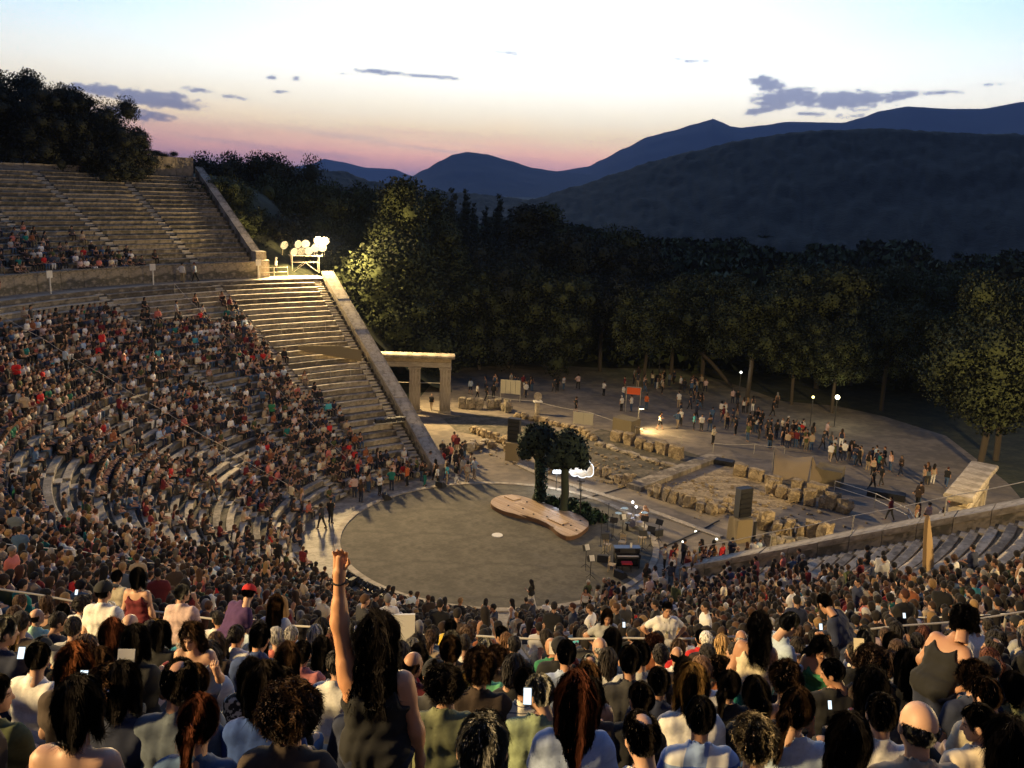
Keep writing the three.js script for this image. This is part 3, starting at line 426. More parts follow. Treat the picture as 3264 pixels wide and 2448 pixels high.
{ // glowing paper clouds on a stand
  const led = glow(.92, .96, 1, 1.7), paper = M(.75, .70, .63, .9);
  const mk = (label, x, y, z, s, ry) => {
    const o = thing('paper_cloud', label, 'cloud prop', [x, y, z], ry), puff = [[0, 0, 0, .6], [.45, .0, 0, .5], [-.45, -.05, 0, .46], [.2, .3, 0, .5], [-.25, .3, 0, .46], [.62, -.28, 0, .34], [.15, -.3, 0, .42], [-.4, -.32, 0, .32]].map((b) => b.map((v) => v * s));
    part('puffs', blobOf(puff.map(([a, b, c, r]) => [a, b, c, r]), .9, 3).scale(1, 1, .45), paper, o);
    const edge = []; for (let i = 0; i < 60; i++) { const a = i / 60 * 6.2832; let best = 0; for (const [px, py, , r] of puff) { const dx = Math.cos(a), dy = Math.sin(a), b = px * dx + py * dy, q = px * px + py * py - r * r, D = b * b - q; if (D > 0) best = Math.max(best, b + Math.sqrt(D)); } edge.push(V(Math.cos(a) * best * .97, Math.sin(a) * best * .97, .05)); }
    part('light_strip', new THREE.TubeGeometry(new THREE.CatmullRomCurve3(edge, true), 150, .03 * s, 6, true), led, o);
    part('stand', rod(V(0, -y, 0), V(0, -.4 * s, 0), .03), blackM, o); part('stand_foot', new THREE.CylinderGeometry(.2, .24, .04, 14).translate(0, -y + .02, 0), blackM, o);
  };
  mk('large white cloud with glowing edge behind the stage trees', 6.0, 1.75, -9.1, 1.05, -.1); mk('small white cloud with glowing edge between the tree trunks', 4.7, 2.0, -9.6, .55, .1);
  point(V(6.0, 1.8, -8.4), 2.2, new THREE.Color().setRGB(.9, .95, 1), 20);
  const o = thing('stage_lamp', 'small cold white stage lamp between the two trunks', 'lamp', [4.25, 0, -8.9]); part('stand', rod(V(0, 0, 0), V(0, 1.35, 0), .025), blackM, o); part('lamp_housing', bx(.62, .3, .2, 0, 1.48, -.06), housingM, o); part('lamp_lens', bx(.56, .24, .04, 0, 1.48, .06), glow(.85, .92, 1, 9), o);
  point(V(4.25, 1.5, -8.6), 13, new THREE.Color().setRGB(.82, .9, 1), 6);
}
{ const o = thing('stage_post', 'thin dark post at the right end of the platform', 'post', [5.6, 0, -3.4]); part('pole', rod(V(0, 0, 0), V(-.08, 2.7, 0), .05, .035), blackM, o); part('top_bar', bx(.5, .06, .06, -.08, 2.68, 0), blackM, o); }
function lineArray(label, x, y, z, ry, h = 1.9) { const o = thing('line_array_speaker', label, 'loudspeaker', [x, y, z], ry, 'tall black loudspeaker arrays'); for (let k = 0; k < 6; k++) place(part('speaker_box', bx(.92, h / 6 - .015, .55), blackM, o), (k % 2) * .02, h / 6 * (k + .5), -k * .02, 0, .04 * (5 - k)); for (const s of [-1, 1]) part('side_plate', bx(.03, h, .5, s * .49, h / 2, -.05), housingM, o); part('base_plate', bx(1.0, .06, .7, 0, -.03, 0), housingM, o); }
function clothBox(name, label, x, z, w, h, d, ry, mat, top = 0) { const o = thing(name, label, 'covered box', [x, 0, z], ry); const g = new THREE.BoxGeometry(w, h, d, 6, 4, 6), p = g.attributes.position; for (let i = 0; i < p.count; i++) { const f = (vnoise(p.getX(i) * 3 + x, p.getZ(i) * 3 + p.getY(i) * .6) - .5) * .1; p.setXYZ(i, p.getX(i) + f, p.getY(i) + (p.getY(i) > h * .4 ? f + top * (vnoise(p.getX(i) * 2, p.getZ(i) * 2 + 4)) : 0), p.getZ(i) + f); } g.translate(0, h / 2, 0); g.computeVertexNormals(); part('cover', g, mat, o); part('skirt', bx(w * 1.02, .1, d * 1.02, 0, .05, 0), mat, o); return o; }
const tarp = M(.235, .185, .105, .9), net = M(.20, .165, .10, .95), burlap = M(.26, .2, .12, .95);
clothBox('speaker_plinth', 'tan cloth covered plinth under the right loudspeaker', 15.7, -.5, 1.15, 1.55, 1.0, .35, tarp); part('side_slot', bx(.22, 1.35, .06, .78, .68, .45), blackM, scene.children[scene.children.length - 1]);
lineArray('tall black loudspeaker array on the tan plinth at the right', 15.8, 1.62, -.6, .42);
clothBox('speaker_plinth', 'tan cloth covered plinth behind the left stage tree', 1.1, -16.2, 1.1, 1.5, 1.0, -.3, tarp);
lineArray('tall black loudspeaker array behind the left stage tree', 1.1, 1.57, -16.3, -.3, 1.9);
clothBox('covered_equipment', 'brown netted box on the plaza edge behind the left blocks', 11.7, -25.6, 2.1, 1.35, 1.5, skTurn, net, .1);
clothBox('covered_equipment', 'brown netted mound right of the tan canopy', 26.0, -12.6, 1.9, 1.15, 1.3, -.6, net, .35);
clothBox('covered_equipment', 'dark flat case at the head of the ramp', 18.7, -16.6, 1.5, .42, .8, -.5, blackM);
clothBox('covered_equipment', 'long dark case behind the right railing', 29.2, -9.6, 2.6, .5, .9, -.5, blackM);
{ // tan canopy sagging over equipment
  const o = thing('canopy', 'tan net canopy sagging from two ridge poles', 'canopy'), A = V(22.3, 2.0, -15.2), B = V(24.7, 1.95, -13.2), C = V(23.6, .3, -10.9), D = V(21.4, .3, -12.2), p = [], u = [], idx = [], n = 12;
  for (let i = 0; i <= n; i++) for (let j = 0; j <= n; j++) { const s = i / n, t = j / n, v = A.clone().lerp(B, s).lerp(D.clone().lerp(C, s), t); v.y -= Math.sin(s * Math.PI) * .42 * (1 - t) - Math.sin(t * Math.PI) * .5 + (vnoise(s * 5, t * 5) - .5) * .15; p.push(v.x, v.y, v.z); u.push(s * 4, t * 5); if (i < n && j < n) { const q = i * (n + 1) + j; idx.push(q, q + n + 1, q + 1, q + 1, q + n + 1, q + n + 2); } }
  const g = new THREE.BufferGeometry(); g.setAttribute('position', new THREE.Float32BufferAttribute(p, 3)); g.setAttribute('uv', new THREE.Float32BufferAttribute(u, 2)); g.setIndex(idx); g.computeVertexNormals(); part('fabric', g, burlap, o);
  { const E = V(25.3, .3, -12.2), q = new THREE.BufferGeometry(); q.setAttribute('position', new THREE.Float32BufferAttribute([B.x, B.y, B.z, E.x, E.y, E.z, E.x - 1.2, .2, E.z + .5], 3)); q.setIndex([0, 2, 1]); q.computeVertexNormals(); part('end_flap', q, burlap, o); }
  part('pole', rod(V(A.x, 0, A.z), A, .05), steel, o); part('pole', rod(V(B.x, 0, B.z), B, .05), steel, o);
}
// ------------------------------------------------------------------ orchestra instruments
function chair(label, x, z, ry, mat) { const o = thing('chair', label, 'chair', [x, .012, z], ry, 'wooden chairs of the musicians'); part('seat', bx(.42, .04, .42, 0, .45, 0), mat, o); for (const [a, b] of [[-1, -1], [1, -1], [-1, 1], [1, 1]]) part('leg', rod(V(a * .17, 0, b * .17), V(a * .17, b < 0 ? .92 : .45, b * .17), .02), mat, o); part('backrest', bx(.36, .2, .025, 0, .8, -.17), mat, o); part('back_rail', bx(.36, .05, .025, 0, .62, -.17), mat, o); }
const paleWood = M(.46, .36, .22, .6);
chair('pale wooden chair left of the piano', 6.8, 1.9, 2.6, paleWood); chair('pale wooden chair behind the piano', 7.8, 1.5, -.4, paleWood); chair('pale wooden chair with a coat, front left of the piano', 6.75, 4.9, 1.2, paleWood); chair('pale wooden chair beside the music stands', 9.2, .6, -1.2, paleWood);
{ const o = thing('piano', 'black upright piano with its white keys facing the crowd', 'piano', [7.75, .012, 4.1], .06);
  part('case', bx(1.5, 1.12, .42, 0, .56, -.2), M(.01, .01, .012, .25), o); part('lid', bx(1.56, .05, .5, 0, 1.15, -.18), M(.06, .075, .12, .3), o); part('key_bed', bx(1.5, .12, .34, 0, .66, .15), blackM, o); part('white_keys', bx(1.28, .025, .16, 0, .735, .2), whiteM, o); part('music_desk', bx(.9, .24, .03, 0, 1.0, .04, 0, -.3), blackM, o); part('sheet_music', bx(.12, .3, .01, .22, 1.3, -.1, 0, -.2), whiteM, o); for (const s of [-1, 1]) part('leg', bx(.08, .62, .08, s * .68, .31, .26), blackM, o); for (const s of [-1, 1]) part('cheek', bx(.06, .2, .34, s * .72, .76, .16), blackM, o); }
{ const o = thing('piano_bench', 'piano bench with a red cushion', 'bench', [7.65, .012, 4.75], .06); part('cushion', new THREE.BoxGeometry(.62, .1, .34).translate(0, .5, 0), M(.42, .02, .035, .7), o); for (const [a, b] of [[-1, -1], [1, -1], [-1, 1], [1, 1]]) part('leg', rod(V(a * .26, 0, b * .13), V(a * .26, .45, b * .13), .02), blackM, o); }
function musicStand(label, x, z, ry, h, paper) { const o = thing('music_stand', label, 'music stand', [x, .012, z], ry, 'music stands'); part('pole', rod(V(0, .1, 0), V(0, h, 0), .02), blackM, o); for (let k = 0; k < 3; k++) part('foot', rod(V(0, .3, 0), V(Math.cos(k * 2.09) * .3, 0, Math.sin(k * 2.09) * .3), .015), blackM, o); part('desk', bx(.5, .36, .02, 0, h + .12, 0, 0, -.5), blackM, o); if (paper) part('sheet_music', bx(.3, .34, .012, .04, h + .15, .03, 0, -.5), whiteM, o); }
[['music stand with tilted white sheet, nearest the crowd', 5.4, 6.0, .3, 1.15, 1], ['music stand with cream sheet, second from the crowd', 5.25, 4.6, .5, 1.2, 1], ['dark music stand left of the piano', 6.6, 2.6, .2, 1.1, 0], ['dark music stand beyond the piano', 7.4, .1, -.3, 1.2, 0], ['dark music stand with sheet near the drums', 8.1, -.6, .4, 1.15, 1], ['dark music stand right of the piano', 9.6, 1.3, -.5, 1.15, 0], ['dark music stand in front of the drums', 9.5, -.6, -.4, 1.1, 0], ['dark music stand at the right end of the orchestra', 10.3, .2, -.7, 1.2, 0], ['dark music stand behind the pale chair', 9.0, 1.9, .1, 1.1, 0]].forEach((a) => musicStand(...a));
function micStand(label, x, z, h) { const o = thing('microphone_stand', label, 'microphone', [x, .012, z], 0, 'thin microphone stands'); part('base', new THREE.CylinderGeometry(.14, .15, .03, 14), blackM, o); part('pole', rod(V(0, 0, 0), V(0, h, 0), .016), blackM, o); part('microphone', new THREE.SphereGeometry(.045, 8, 6).translate(0, h + .03, 0), blackM, o); }
micStand('tall thin microphone stand right of the platform end', 6.5, 1.2, 2.3); micStand('thin microphone stand behind the platform end', 7.2, -1.2, 1.9); micStand('thin microphone stand before the ivy mound', 7.3, .2, 1.7);
function wedge(label, x, z, ry) { const s = new THREE.Shape([[0, 0], [.5, 0], [.5, .16], [.2, .42], [0, .42]].map(([a, b]) => new THREE.Vector2(a, b))), g = new THREE.ExtrudeGeometry(s, { depth: .62, bevelEnabled: true, bevelSize: .015, bevelThickness: .015, bevelSegments: 1 }); g.translate(-.25, 0, -.31); const m = part('stage_monitor', g, M(.02, .02, .022, .7), scene); place(m, x, .015, z, ry); tag(m, label, 'loudspeaker', 'black floor monitors'); }
wedge('black floor monitor left of the piano', 6.4, 3.4, 1.4); wedge('black floor monitor in front of the pale chair', 7.2, 5.6, .8); wedge('black floor monitor beyond the drums', 10.4, -.9, 2); wedge('black floor monitor at the orchestra edge near the left crowd', -4.3, -8.9, 1); wedge('black floor monitor on the ring below the left crowd', -7.9, -6.0, .4); wedge('black floor monitor on the near ring, tilted up', -1.4, 10.7, 2.2); wedge('black floor monitor on the ring near the lower left', -8.0, 7.6, 2.6);
{ const o = thing('drum_kit', 'drum kit with pale shells beside the stage kerb', 'drum kit', [9.0, .012, -2.2], -.6); part('bass_drum', new THREE.CylinderGeometry(.3, .3, .4, 20).rotateX(Math.PI / 2).translate(0, .32, 0), M(.4, .38, .42, .4), o); for (const [x, y, z, r] of [[-.3, .72, -.05, .17], [.25, .74, -.05, .17], [.6, .5, .3, .22], [-.6, .55, .35, .2]]) part('drum', new THREE.CylinderGeometry(r, r, .24, 16).translate(x, y, z), M(.34, .33, .38, .4), o); for (const [x, y, z] of [[-.7, 1.1, -.1], [.75, 1.15, -.1], [-.9, .85, .4]]) { part('cymbal', new THREE.CylinderGeometry(.23, .24, .02, 18).translate(x, y, z), M(.5, .45, .3, .25, { metalness: .9 }), o); part('stand', rod(V(x, 0, z), V(x, y, z), .012), steel, o); } part('stool', merge([new THREE.CylinderGeometry(.17, .17, .08, 14).translate(0, .5, .8), new THREE.CylinderGeometry(.03, .12, .48, 8).translate(0, .24, .8)]), blackM, o); }
{ const g = blobOf([[0, .35, 0, .34], [.1, .75, 0, .22], [.05, 1.0, 0, .12]], 1, 2); const m = part('instrument_case', g, M(.2, .1, .05, .6), scene); m.position.set(9.9, .03, -3.3); tag(m, 'brown cello shaped case beside the stage kerb', 'instrument case'); }
for (const [x, y, z, l] of [[9.25, 1.2, -2.75, 'cold white clip lamp above the drums'], [9.05, 1.4, -3.1, 'second cold clip lamp above the drums, further back']]) { const o = thing('clip_lamp', l, 'lamp', [x, .012, z]); part('stand', rod(V(0, 0, 0), V(0, y - .05, 0), .012), blackM, o); part('lamp_bulb', new THREE.SphereGeometry(.08, 12, 8).translate(0, y, 0), glow(1, 1, .97, 9), o); point(V(x, y + .012, z), 1.5, new THREE.Color(1, 1, .95), 3); }
for (const [x, z, l] of [[13.1, -1.6, 'tiny ground light on the stage front, left of three'], [11.9, .2, 'tiny ground light near the cable trench'], [14.2, -.4, 'tiny ground light nearest the right plinth']]) { const m = part('ground_light', new THREE.CylinderGeometry(.07, .09, .08, 12), glow(1, 1, .8, 3), scene); m.position.set(x, .06, z); tag(m, l, 'lamp', 'small ground lights'); }
// footlights along the near ring
for (let k = 0; k < 26; k++) { const th = lerp(-50.5, -7.5, k / 25), o = thing('footlight', `small black footlight on the near ring, ${k < 13 ? order[k] + ' from the left' : order[25 - k] + ' from the right'} end of the row`, 'footlight', pol(10.75 + hash2(k, 3) * .12, th, .03).toArray(), th * RAD + 3.14 + (hash2(k, 1) - .5) * .7, 'row of black footlights on the ring'); part('lamp_body', new THREE.CylinderGeometry(.15, .11, .3, 10).rotateX(1.2).translate(0, .24, 0), blackM, o); part('bracket', bx(.36, .05, .22, 0, .03, 0), blackM, o); part('barn_door', bx(.3, .02, .14, 0, .42, .1, 0, .5), blackM, o); }

// ------------------------------------------------------------------ boards, signs, ropes, rails on the plaza and in the tiers
function board(label, x, z, ry, w, h, y, n) { const o = thing('notice_board', label, 'notice board', [x, 0, z], ry); for (const s of [-1, 1]) part('post', rod(V(s * w / 2, 0, 0), V(s * w / 2, y + h, 0), .05), boneM, o); for (let k = 0; k < n; k++) part('panel', bx(w / n - .03, h, .05, -w / 2 + w / n * (k + .5), y + h / 2, .03), M(.62, .58, .42, .7), o); }
board('pale four panel notice board at the left of the plaza', .9, -36.4, -.2, 2.1, 1.5, .8, 4); board('pale pair of notice panels behind the left stage tree', 7.8, -27.1, -.35, 1.9, 1.15, .25, 2);
{ const o = thing('information_pedestal', 'pale stone pedestal with round disc on the plaza', 'pedestal', [3.6, 0, -31.3]); part('column', new THREE.CylinderGeometry(.24, .28, 1.25, 14).translate(0, .62, 0), stone, o); part('slab', bx(.85, .12, .7, 0, 1.31, 0, .2), whiteM, o); part('disc', new THREE.CylinderGeometry(.42, .42, .1, 20).rotateX(Math.PI / 2).translate(0, 1.8, -.1), stone, o); }
{ const o = thing('warning_sign', 'orange sign board hanging on a frame on the plaza', 'sign', [13.4, 0, -33.4], -.25); part('panel', bx(1.35, .7, .05, 0, 2.2, 0), M(.75, .115, .02, .6), o); for (const s of [-1, 1]) part('post', rod(V(s * .72, 0, 0), V(s * .72, 2.6, 0), .04), boneM, o); part('top_rail', rod(V(-.75, 2.62, 0), V(.75, 2.62, 0), .03), boneM, o); }
{ const o = thing('plaza_lamp', 'shaded lamp pole lighting the plaza near the covered box', 'lamp', [12.9, 0, -26.4]); part('pole', rod(V(0, 0, 0), V(0, 2.3, 0), .06), boneM, o); part('lamp_housing', bx(.5, .16, .36, .22, 2.28, .1, 0, .1), housingM, o); part('lamp_lens', bx(.42, .02, .28, .22, 2.17, .1, 0, .1), glow(1, .82, .5, 14), o); part('pole_foot', new THREE.CylinderGeometry(.5, .6, .18, 16).translate(0, .09, 0), stone, o);
  spot(V(13.15, 2.12, -26.3), V(14.9, 0, -26.0), 190, .95, .9, LAMP, 6); }
const ropeLine = (name, label, pts, r = .012, postH = .9, postM = boneM, sag = .1) => { const o = thing(name, label, 'rope barrier'); pts.forEach((p) => part('post', rod(p.clone().setY(p.y - postH), p, .028), postM, o)); for (let i = 0; i < pts.length - 1; i++) { const m = pts[i].clone().lerp(pts[i + 1], .5); m.y -= sag; part('rope', tube([pts[i], m, pts[i + 1]], r, 10, 5), ropeM, o); } };
ropeLine('rope_barrier', 'white rope on posts along the near walkway edge', Array.from({ length: 19 }, (_, k) => pol(37.05, -36 + k * 4.4, 13.45)), .022, .75, boneM, .05);
ropeLine('rope_barrier', 'rope barrier from notice board to blocks on the plaza', [V(-1.5, .9, -35), V(3.4, .9, -33), V(8.6, .9, -29.2), V(12.4, .9, -24.6), V(16, .9, -21.2)], .016);
ropeLine('rope_barrier', 'rope barrier beside the tan canopy', [V(18.4, 1.0, -19.4), V(22, 1.0, -19.6), V(24.4, 1.0, -18.9)], .016);
for (const [th, l] of [[-128.2, 'rope rail following the stairway in the middle of the left seats'], [-101, 'rope rail following a stairway in the left crowd'], [-33, 'rope rail crossing the lower left crowd'], [18, 'rope rail crossing the right crowd']]) ropeLine('rope_barrier', l, [2, 8, 14, 20, 26, 32].map((i) => pol(LOW.r0 + i * LOW.d + .5, th, LOW.y0 + i * LOW.h + .85)), .016, .9, boneM, .12);
ropeLine('rope_barrier', 'wire rail along the top of the right end wall', [13, 17, 21, 25, 29, 33].map((r) => pol(r, endR(r), 1.05 + (r - 12.4) * .36 / .727 + .95)), .02, 1, boneM, .04);
ropeLine('rope_barrier', 'wire rail across the empty benches of the bright wedge', [-139, -143, -147].map((th) => pol(29.4, th, 9.7)), .014, .9);
ropeLine('rope_barrier', 'wire rail low on the bright wedge', [-137.5, -142, -146.5, -150].map((th) => pol(23.2, th, 6.7)), .014, .9);
{ const o = thing('railing', 'grey pipe railing between right ruins and entrance path', 'railing'); const P = [[25.4, -10.0], [27.4, -7.4], [28.4, -4.4], [27.2, 1.0]].map(([x, z]) => V(x, 1.05, z)); P.forEach((p) => part('post', rod(V(p.x, 0, p.z), p, .03), steel, o)); for (let i = 0; i < P.length - 1; i++) for (const h of [0, -.45]) part('rail', rod(P[i].clone().setY(1.05 + h), P[i + 1].clone().setY(1.05 + h), .028), steel, o); }
function sectorSign(label, p, ry, s = 1) { const o = thing('sector_sign', label, 'sign', p.toArray(), ry, 'white sector signs on the walkway'); part('post', rod(V(0, 0, 0), V(0, 1.3 * s, 0), .055), whiteM, o); part('panel', bx(.52 * s, .56 * s, .05, 0, 1.5 * s, .0), whiteM, o); part('marking', bx(.2 * s, .26 * s, .01, 0, 1.5 * s, -.032), M(.2, .19, .17, .8), o); }
sectorSign('white sector sign seen from behind beside the yellow tee', pol(38.3, -2.4, YD), .1, 1.0); sectorSign('white sector sign on the far left walkway', pol(37.6, -112.3, YD), 1.2); sectorSign('white sector sign on the walkway below the upper end wall', pol(37.7, -126.6, YD), .9); sectorSign('white sector sign with rail left of the floodlight tower', pol(38.2, -142.2, YD), .7);
{ const o = thing('railing', 'pale curved railing left of the floodlight tower', 'railing'); const P = [-142.6, -144.6, -146.6].map((t) => pol(38.4, t, YD + 1)); P.forEach((p) => part('post', rod(p.clone().setY(YD), p, .03), boneM, o)); for (const h of [0, -.45]) part('rail', tube(P.map((p) => p.clone().setY(p.y + h)), .025, 12, 6), boneM, o); }
{ const g = new THREE.BufferGeometry(), a = pol(26.4, -138.9, 8.2), b = pol(24.9, -150.6, 7.0), p = [], u = [], idx = []; for (let i = 0; i <= 14; i++) { const t = i / 14, v = a.clone().lerp(b, t), h = lerp(.35, 1.0, Math.min(1, t * 1.6)); v.x += (vnoise(i * .7, 3) - .5) * .12; p.push(v.x, v.y - .3, v.z, v.x, v.y - .3 + h, v.z, v.x - .03, v.y - .3 + h, v.z - .05, v.x - .03, v.y - .3, v.z - .05); u.push(t * 5, 0, t * 5, h, t * 5, h, t * 5, 0); if (i < 14) for (let k = 0; k < 3; k++) { const q = i * 4 + k; idx.push(q, q + 4, q + 1, q + 1, q + 4, q + 5); } } g.setAttribute('position', new THREE.Float32BufferAttribute(p, 3)); g.setAttribute('uv', new THREE.Float32BufferAttribute(u, 2)); g.setIndex(idx); g.computeVertexNormals(); tag(part('net_screen', g, net, scene), 'long brown net screen across the empty bright benches', 'screen'); }
{ const o = thing('covered_equipment', 'low black equipment row on the bright benches near the wall foot', 'equipment', pol(17.4, -149.4, 3.2).toArray(), -149.4 * RAD); for (let k = 0; k < 6; k++) part('equipment_box', bx(.38, .3, .4, -1.1 + k * .44, .18 + (k % 2) * .03, 0), blackM, o); part('shelf', bx(2.8, .06, .5, 0, 0, 0), boneM, o); }
{ const o = thing('tapered_board', 'tall tapered tan board standing in the right crowd', 'board', pol(26.2, 41.4, 7.0).toArray(), 41 * RAD), s = new THREE.Shape([[-.3, 0], [.3, 0], [.33, .7], [.24, 1.5], [.08, 2.3], [.0, 2.6], [-.1, 2.45], [-.26, 1.6], [-.34, .7]].map(([a, b]) => new THREE.Vector2(a, b))), g = new THREE.ExtrudeGeometry(s, { depth: .1, bevelEnabled: true, bevelSize: .03, bevelThickness: .03, bevelSegments: 2 }); place(part('board_face', g, M(.33, .215, .095, .8), o), 0, 0, 0, 0, -.1, .12); part('board_foot', bx(.8, .08, .5, 0, .02, 0), blackM, o); }
for (const [x, z, label, c, k, cd] of [[32.9, -30.1, 'bright square lamp among the trees right of the plaza', [1, .9, .55], 9, 10], [30.4, -29.8, 'small yellow lamp left of the square lamp', [1, .85, .3], 4, 2], [26.3, -41, 'tiny white lamp at the foot of the tall pine', [1, 1, .9], 4, 2], [18.6, -55.3, 'small lamp in the trees above the far crowd', [1, .9, .6], 4, 3], [19.3, -52, 'pair of yellow lamps lighting a pine over the far crowd', [.95, 1, .4], 6, 8], [14.9, -111.7, 'lone white lamp deep in the dark wood', [1, .97, .85], 9, 3], [-29.7, -110.1, 'left of two small lamps behind the left end wall', [1, .95, .8], 6, 2], [-26.7, -110.2, 'right of two small lamps behind the left end wall', [1, .95, .8], 6, 2]]) {
  const y = z < -100 ? 3 : 3 + (z < -50 ? 2 : 0), o = thing('path_lamp', label, 'lamp', [x, 0, z], 0, 'small lamps among the trees'), s = k > 8 ? .3 : .18; part('pole', rod(V(0, 0, 0), V(0, y - s, 0), .05), housingM, o); part('lamp_globe', new THREE.SphereGeometry(s * .75, 12, 8).translate(0, y, 0), glow(...c, k), o); point(V(x, y, z), cd, new THREE.Color().setRGB(...c), s * 30);
}
// ------------------------------------------------------------------ trees
const barkM = M(.075, .06, .045, 1);
const needleA = M(.060, .074, .028, 1), needleB = needleA, oakM = M(.046, .052, .034, 1), cypM = M(.032, .040, .026, 1);
function crownBalls(kind, R) {                                 // crown in a unit box: height 1, foot at 0
  const b = [];
  if (kind === 'pine') { for (let i = 0; i < 26; i++) { const a = R() * 6.28, t = R(), rad = .26 * Math.sin(Math.PI * (.18 + .72 * t)); b.push([Math.cos(a) * rad * (.5 + R() * .6), .38 + t * .54, Math.sin(a) * rad * (.5 + R() * .6), .085 + R() * .055]); } b.push([0, .62, 0, .2], [0, .8, 0, .13]); }
  if (kind === 'round') { for (let i = 0; i < 52; i++) { const a = R() * 6.28, t = R(); const rad = .37 * Math.sqrt(Math.max(.05, 1 - (t * 1.6 - .8) ** 2)) * (.7 + R() * .42); b.push([Math.cos(a) * rad, .38 + t * .5, Math.sin(a) * rad, .045 + R() * .065]); } b.push([0, .64, 0, .23], [.1, .74, 0, .16], [-.1, .58, .08, .16]); }
  if (kind === 'oak') { for (let i = 0; i < 62; i++) { const a = R() * 6.28, t = R(); const rad = .45 * Math.sqrt(Math.max(.08, 1 - (t * 1.5 - .7) ** 2)) * (.72 + R() * .3); b.push([Math.cos(a) * rad, .14 + t * .78, Math.sin(a) * rad, .05 + R() * .07]); } b.push([0, .45, 0, .32], [0, .68, 0, .24]); }
  if (kind === 'tall') { for (let i = 0; i < 30; i++) { const a = R() * 6.28, t = Math.pow(R(), .8), rad = .17 * (1.08 - t); b.push([Math.cos(a) * rad, .12 + t * .82, Math.sin(a) * rad, .05 + (1 - t) * .055 + R() * .02]); } for (let i = 0; i < 6; i++) b.push([0, .2 + i * .12, 0, .13 * (1.05 - i * .13)]); }
  if (kind === 'cypress') { for (let i = 0; i < 22; i++) { const t = i / 21; b.push([(R() - .5) * .03, .06 + t * .9, (R() - .5) * .03, .062 * Math.sin(Math.PI * Math.min(.98, .15 + t * .83)) + .012]); } }
  return b;
}
const crowns = {};
for (const [kind, n, cards, size, core] of [['pine', 3, 20000, .015, .55], ['round', 3, 34000, .0125, .55], ['oak', 3, 34000, .0135, .58], ['tall', 2, 24000, .011, .6], ['cypress', 2, 5000, .012, .8]]) {
  crowns[kind] = [];
  for (let k = 0; k < n; k++) { const b = crownBalls(kind, rng(500 + k * 31 + kind.length)); const top = merge2(leafMass(b, cards, size, 900 + k, .3, 1), coarse(b, core)); crowns[kind].push(top); }
}
function coarse(b, k) { const g = mergeGeometries(b.map(([x, y, z, r]) => { const q = new THREE.IcosahedronGeometry(r * k, 1); q.deleteAttribute('uv'); q.translate(x, y, z); return q.index ? q.toNonIndexed() : q; })); return g; }
function merge2(a, b) { const m = mergeGeometries([a, b]); return m; }
const trunkG = {}; for (const [k, lim] of [['pine', [[0, .42, 0, .1, .45, .08], [0, .5, 0, -.12, .6, .05], [0, .55, 0, .08, .7, -.1]]], ['round', [[0, .34, 0, .16, .52, .05], [0, .4, 0, -.18, .56, 0], [0, .42, 0, .02, .6, -.16]]], ['oak', [[0, .14, 0, .2, .4, .1], [0, .16, 0, -.2, .42, 0]]], ['tall', [[0, .3, 0, .06, .4, 0]]], ['cypress', []]]) trunkG[k] = merge([tube([V(0, 0, 0), V(.012, .3, 0), V(-.01, .6, .01), V(0, k === 'cypress' ? .2 : .82, 0)], .018, 10, 7), ...lim.map(([a, b, c, d, e, f]) => rod(V(a, b, c), V(d, e, f), .012, .006))]);
const treeWord = { pine: 'pine_tree', round: 'pine_tree', oak: 'oak_tree', tall: 'pine_tree', cypress: 'cypress_tree' };
function tree(kind, k, label, az, dist, el, spread, base, mat, group) {
  const x = Math.sin(az * RAD) * dist, z = 51.55 - Math.cos(az * RAD) * dist, h = 21.5 + Math.tan(el * RAD) * dist - base;
  const o = thing(treeWord[kind], label, 'tree', [x, base, z], (az * 7.3 + k * 2.1) % 6.28, group); o.scale.set(h * spread, h, h * spread);
  part('trunk', trunkG[kind], barkM, o); part('crown', crowns[kind][k % crowns[kind].length], mat, o); return o;
}
// oaks on the rim, top left
[['dark oak at the left edge above the rim wall', -31.5, 103, 5.6, 1.1, 20.6], ['dark oak behind the others at the upper left', -29.4, 112, 5.7, 1.0, 20.6], ['broad dark oak second from the left edge', -28.0, 102, 5.2, 1.05, 20.4], ['dark oak third from the left edge', -26.2, 104, 5.0, 1.0, 20.2], ['dark oak with steep right side above the rim', -24.7, 101, 4.75, .95, 19.8], ['low dark oak beside the high rim block', -23.9, 100, 3.1, 1.1, 19.8]].forEach(([l, az, d, el, s, b], i) => tree('oak', i, l, az, d, el, s, b, oakM, 'dark oaks on the rim'));
[['small bush on top of the high rim block', -21.3, 104, 1.75, 1.6, 22.2]].forEach(([l, az, d, el, s, b]) => { tree('oak', 1, l, az, d, el, s, b, oakM); });
// grove behind the tower
[[-18.9, 128, 1.35, .75, 8, 'oak'], [-17.5, 126, 1.85, .8, 7, 'oak'], [-16.1, 129, 1.9, .75, 7, 'oak'], [-14.6, 126, 1.6, .8, 6, 'oak'], [-13.2, 118, .85, .9, 5, 'round'], [-11.6, 112, .75, .95, 4, 'round'], [-10.0, 116, .1, .9, 3, 'round'], [-15.3, 112, -.4, .9, 5, 'round'], [-12.6, 106, -1.3, .9, 3, 'round'], [-17.2, 113, .2, .9, 7, 'oak'], [-9.0, 124, -.3, .9, 1, 'pine'], [-18.7, 103, .45, 1.1, 12, 'oak'], [-17.5, 100, -.9, 1.1, 10, 'oak']].forEach(([az, d, el, s, b, k], i) => tree(k, i, `tree of the grove behind the floodlights, ${order[i]} of thirteen`, az, d, el, s, b, i < 4 ? oakM : needleA, 'grove behind the floodlight tower'));
